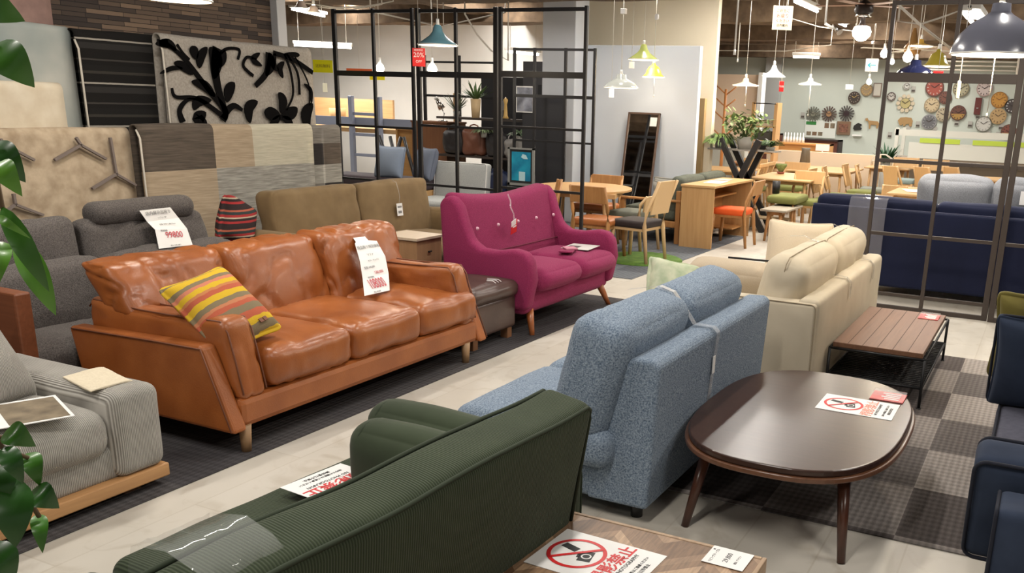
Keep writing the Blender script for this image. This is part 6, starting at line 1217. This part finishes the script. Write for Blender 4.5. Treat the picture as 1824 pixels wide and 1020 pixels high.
# ================================================================ foreground plant at the left edge
random.seed(12); lfm = mat('leaf green', (.05, .17, .015), .35, 'noise', 14, .1, (.03, .11, .01), coat=.2); lfd = mat('leaf deep green', (.025, .1, .012), .35, 'noise', 14, .1, (.012, .06, .008), coat=.2); lfl = mat('leaf bright green', (.13, .33, .03), .35, 'noise', 12, .1, (.07, .2, .02), coat=.2)
R = thing('potted_plant', 'tall green leafy plant whose branches hang in at the left edge', 'plant', (.3, 1.45, 0))
ob('pot', lathe(N(), [(0, 0), (.14, 0), (.18, .3), (.16, .3), (.15, .27), (0, .27)], 24), K('white pot', (.6, .6, .58), .4), R); brn = K('brown stem', (.13, .08, .04), .7)
ob('stem', tube(N(), [(0, 0, .25), (.02, -.02, .8), (.0, -.05, 1.5), (.05, -.1, 1.9)], [.018, .015, .012, .006], 8), brn, R)
def leaf(b, t, w, m, Y=1.05, bend=.02, up=None, dy=0.):
    B = gy(b[0], b[1], Y) - R.location; T_ = gy(t[0], t[1], Y - .03 + dy) - R.location; d = T_ - B; L_ = d.length; d.normalize()
    vw = (Vector((0, 0, EYE)) - R.location - (B + T_) / 2).normalized(); s = d.cross(vw).normalized(); n = s.cross(d); W = w / 1300.; A = []; Cc = []; E_ = []
    for i in range(11):
        u = i / 10; ww = W * (math.sin(PI * u ** .8) ** .8) * (1 - .25 * u); p = B + d * L_ * u + n * bend * math.sin(PI * u) * 1.0
        A.append(bm.verts.new(p + s * ww / 2 + n * ww * .15)); Cc.append(bm.verts.new(p)); E_.append(bm.verts.new(p - s * ww / 2 + n * ww * .15))
    for i in range(10):
        for a, c in ((A, Cc), (Cc, E_)): f = bm.faces.new((a[i], a[i + 1], c[i + 1], c[i])); f.smooth = True
LV = [((-25, 5), (45, 38), 52, 0), ((-10, 78), (62, 156), 60, 0), ((-15, 255), (46, 325), 50, 1), ((-5, 290), (40, 350), 40, 2), ((2, 366), (88, 520), 34, 0), ((30, 420), (100, 562), 42, 2), ((-5, 385), (55, 425), 14, 2), ((12, 765), (64, 795), 44, 0), ((50, 806), (72, 866), 36, 0), ((8, 795), (42, 862), 34, 1), ((58, 872), (106, 905), 48, 1), ((68, 915), (76, 985), 28, 0), ((18, 850), (28, 975), 62, 1), ((-10, 830), (5, 905), 60, 1), ((-30, 970), (25, 1035), 70, 1), ((-20, 880), (0, 900), 40, 1), ((5, 430), (-10, 520), 30, 2)]
for k, (b, t_, w_, mi) in enumerate(LV):
    bm = N(); leaf(b, t_, w_, None, 1.05 + .02 * (k % 3)); ob('leaf', bm, (lfm, lfd, lfl)[mi], R)
def px3(px, py, Y=1.07): return gy(px, py, Y) - R.location
for P_ in ([(0, -.05, 1.5), px3(-60, 700), px3(0, 790), px3(30, 840), px3(45, 880), px3(70, 920)], [(0, -.05, 1.5), px3(-40, 770), px3(0, 778), px3(18, 782)], [(.02, -.02, .8), px3(-60, 740), px3(10, 800), px3(50, 815)], [(.05, -.1, 1.9), px3(-40, 60), px3(-10, 78)], [(0, -.05, 1.5), px3(-40, 260), px3(-10, 300), px3(4, 368), px3(30, 420)], [px3(-5, 270), px3(-15, 255)]): ob('branch', tube(N(), P_, .0028, 6), brn, R)
# nothing stands on nothing: small repairs of names
for o in bpy.data.objects:
    if o.type == 'LIGHT': o.name = 'light'
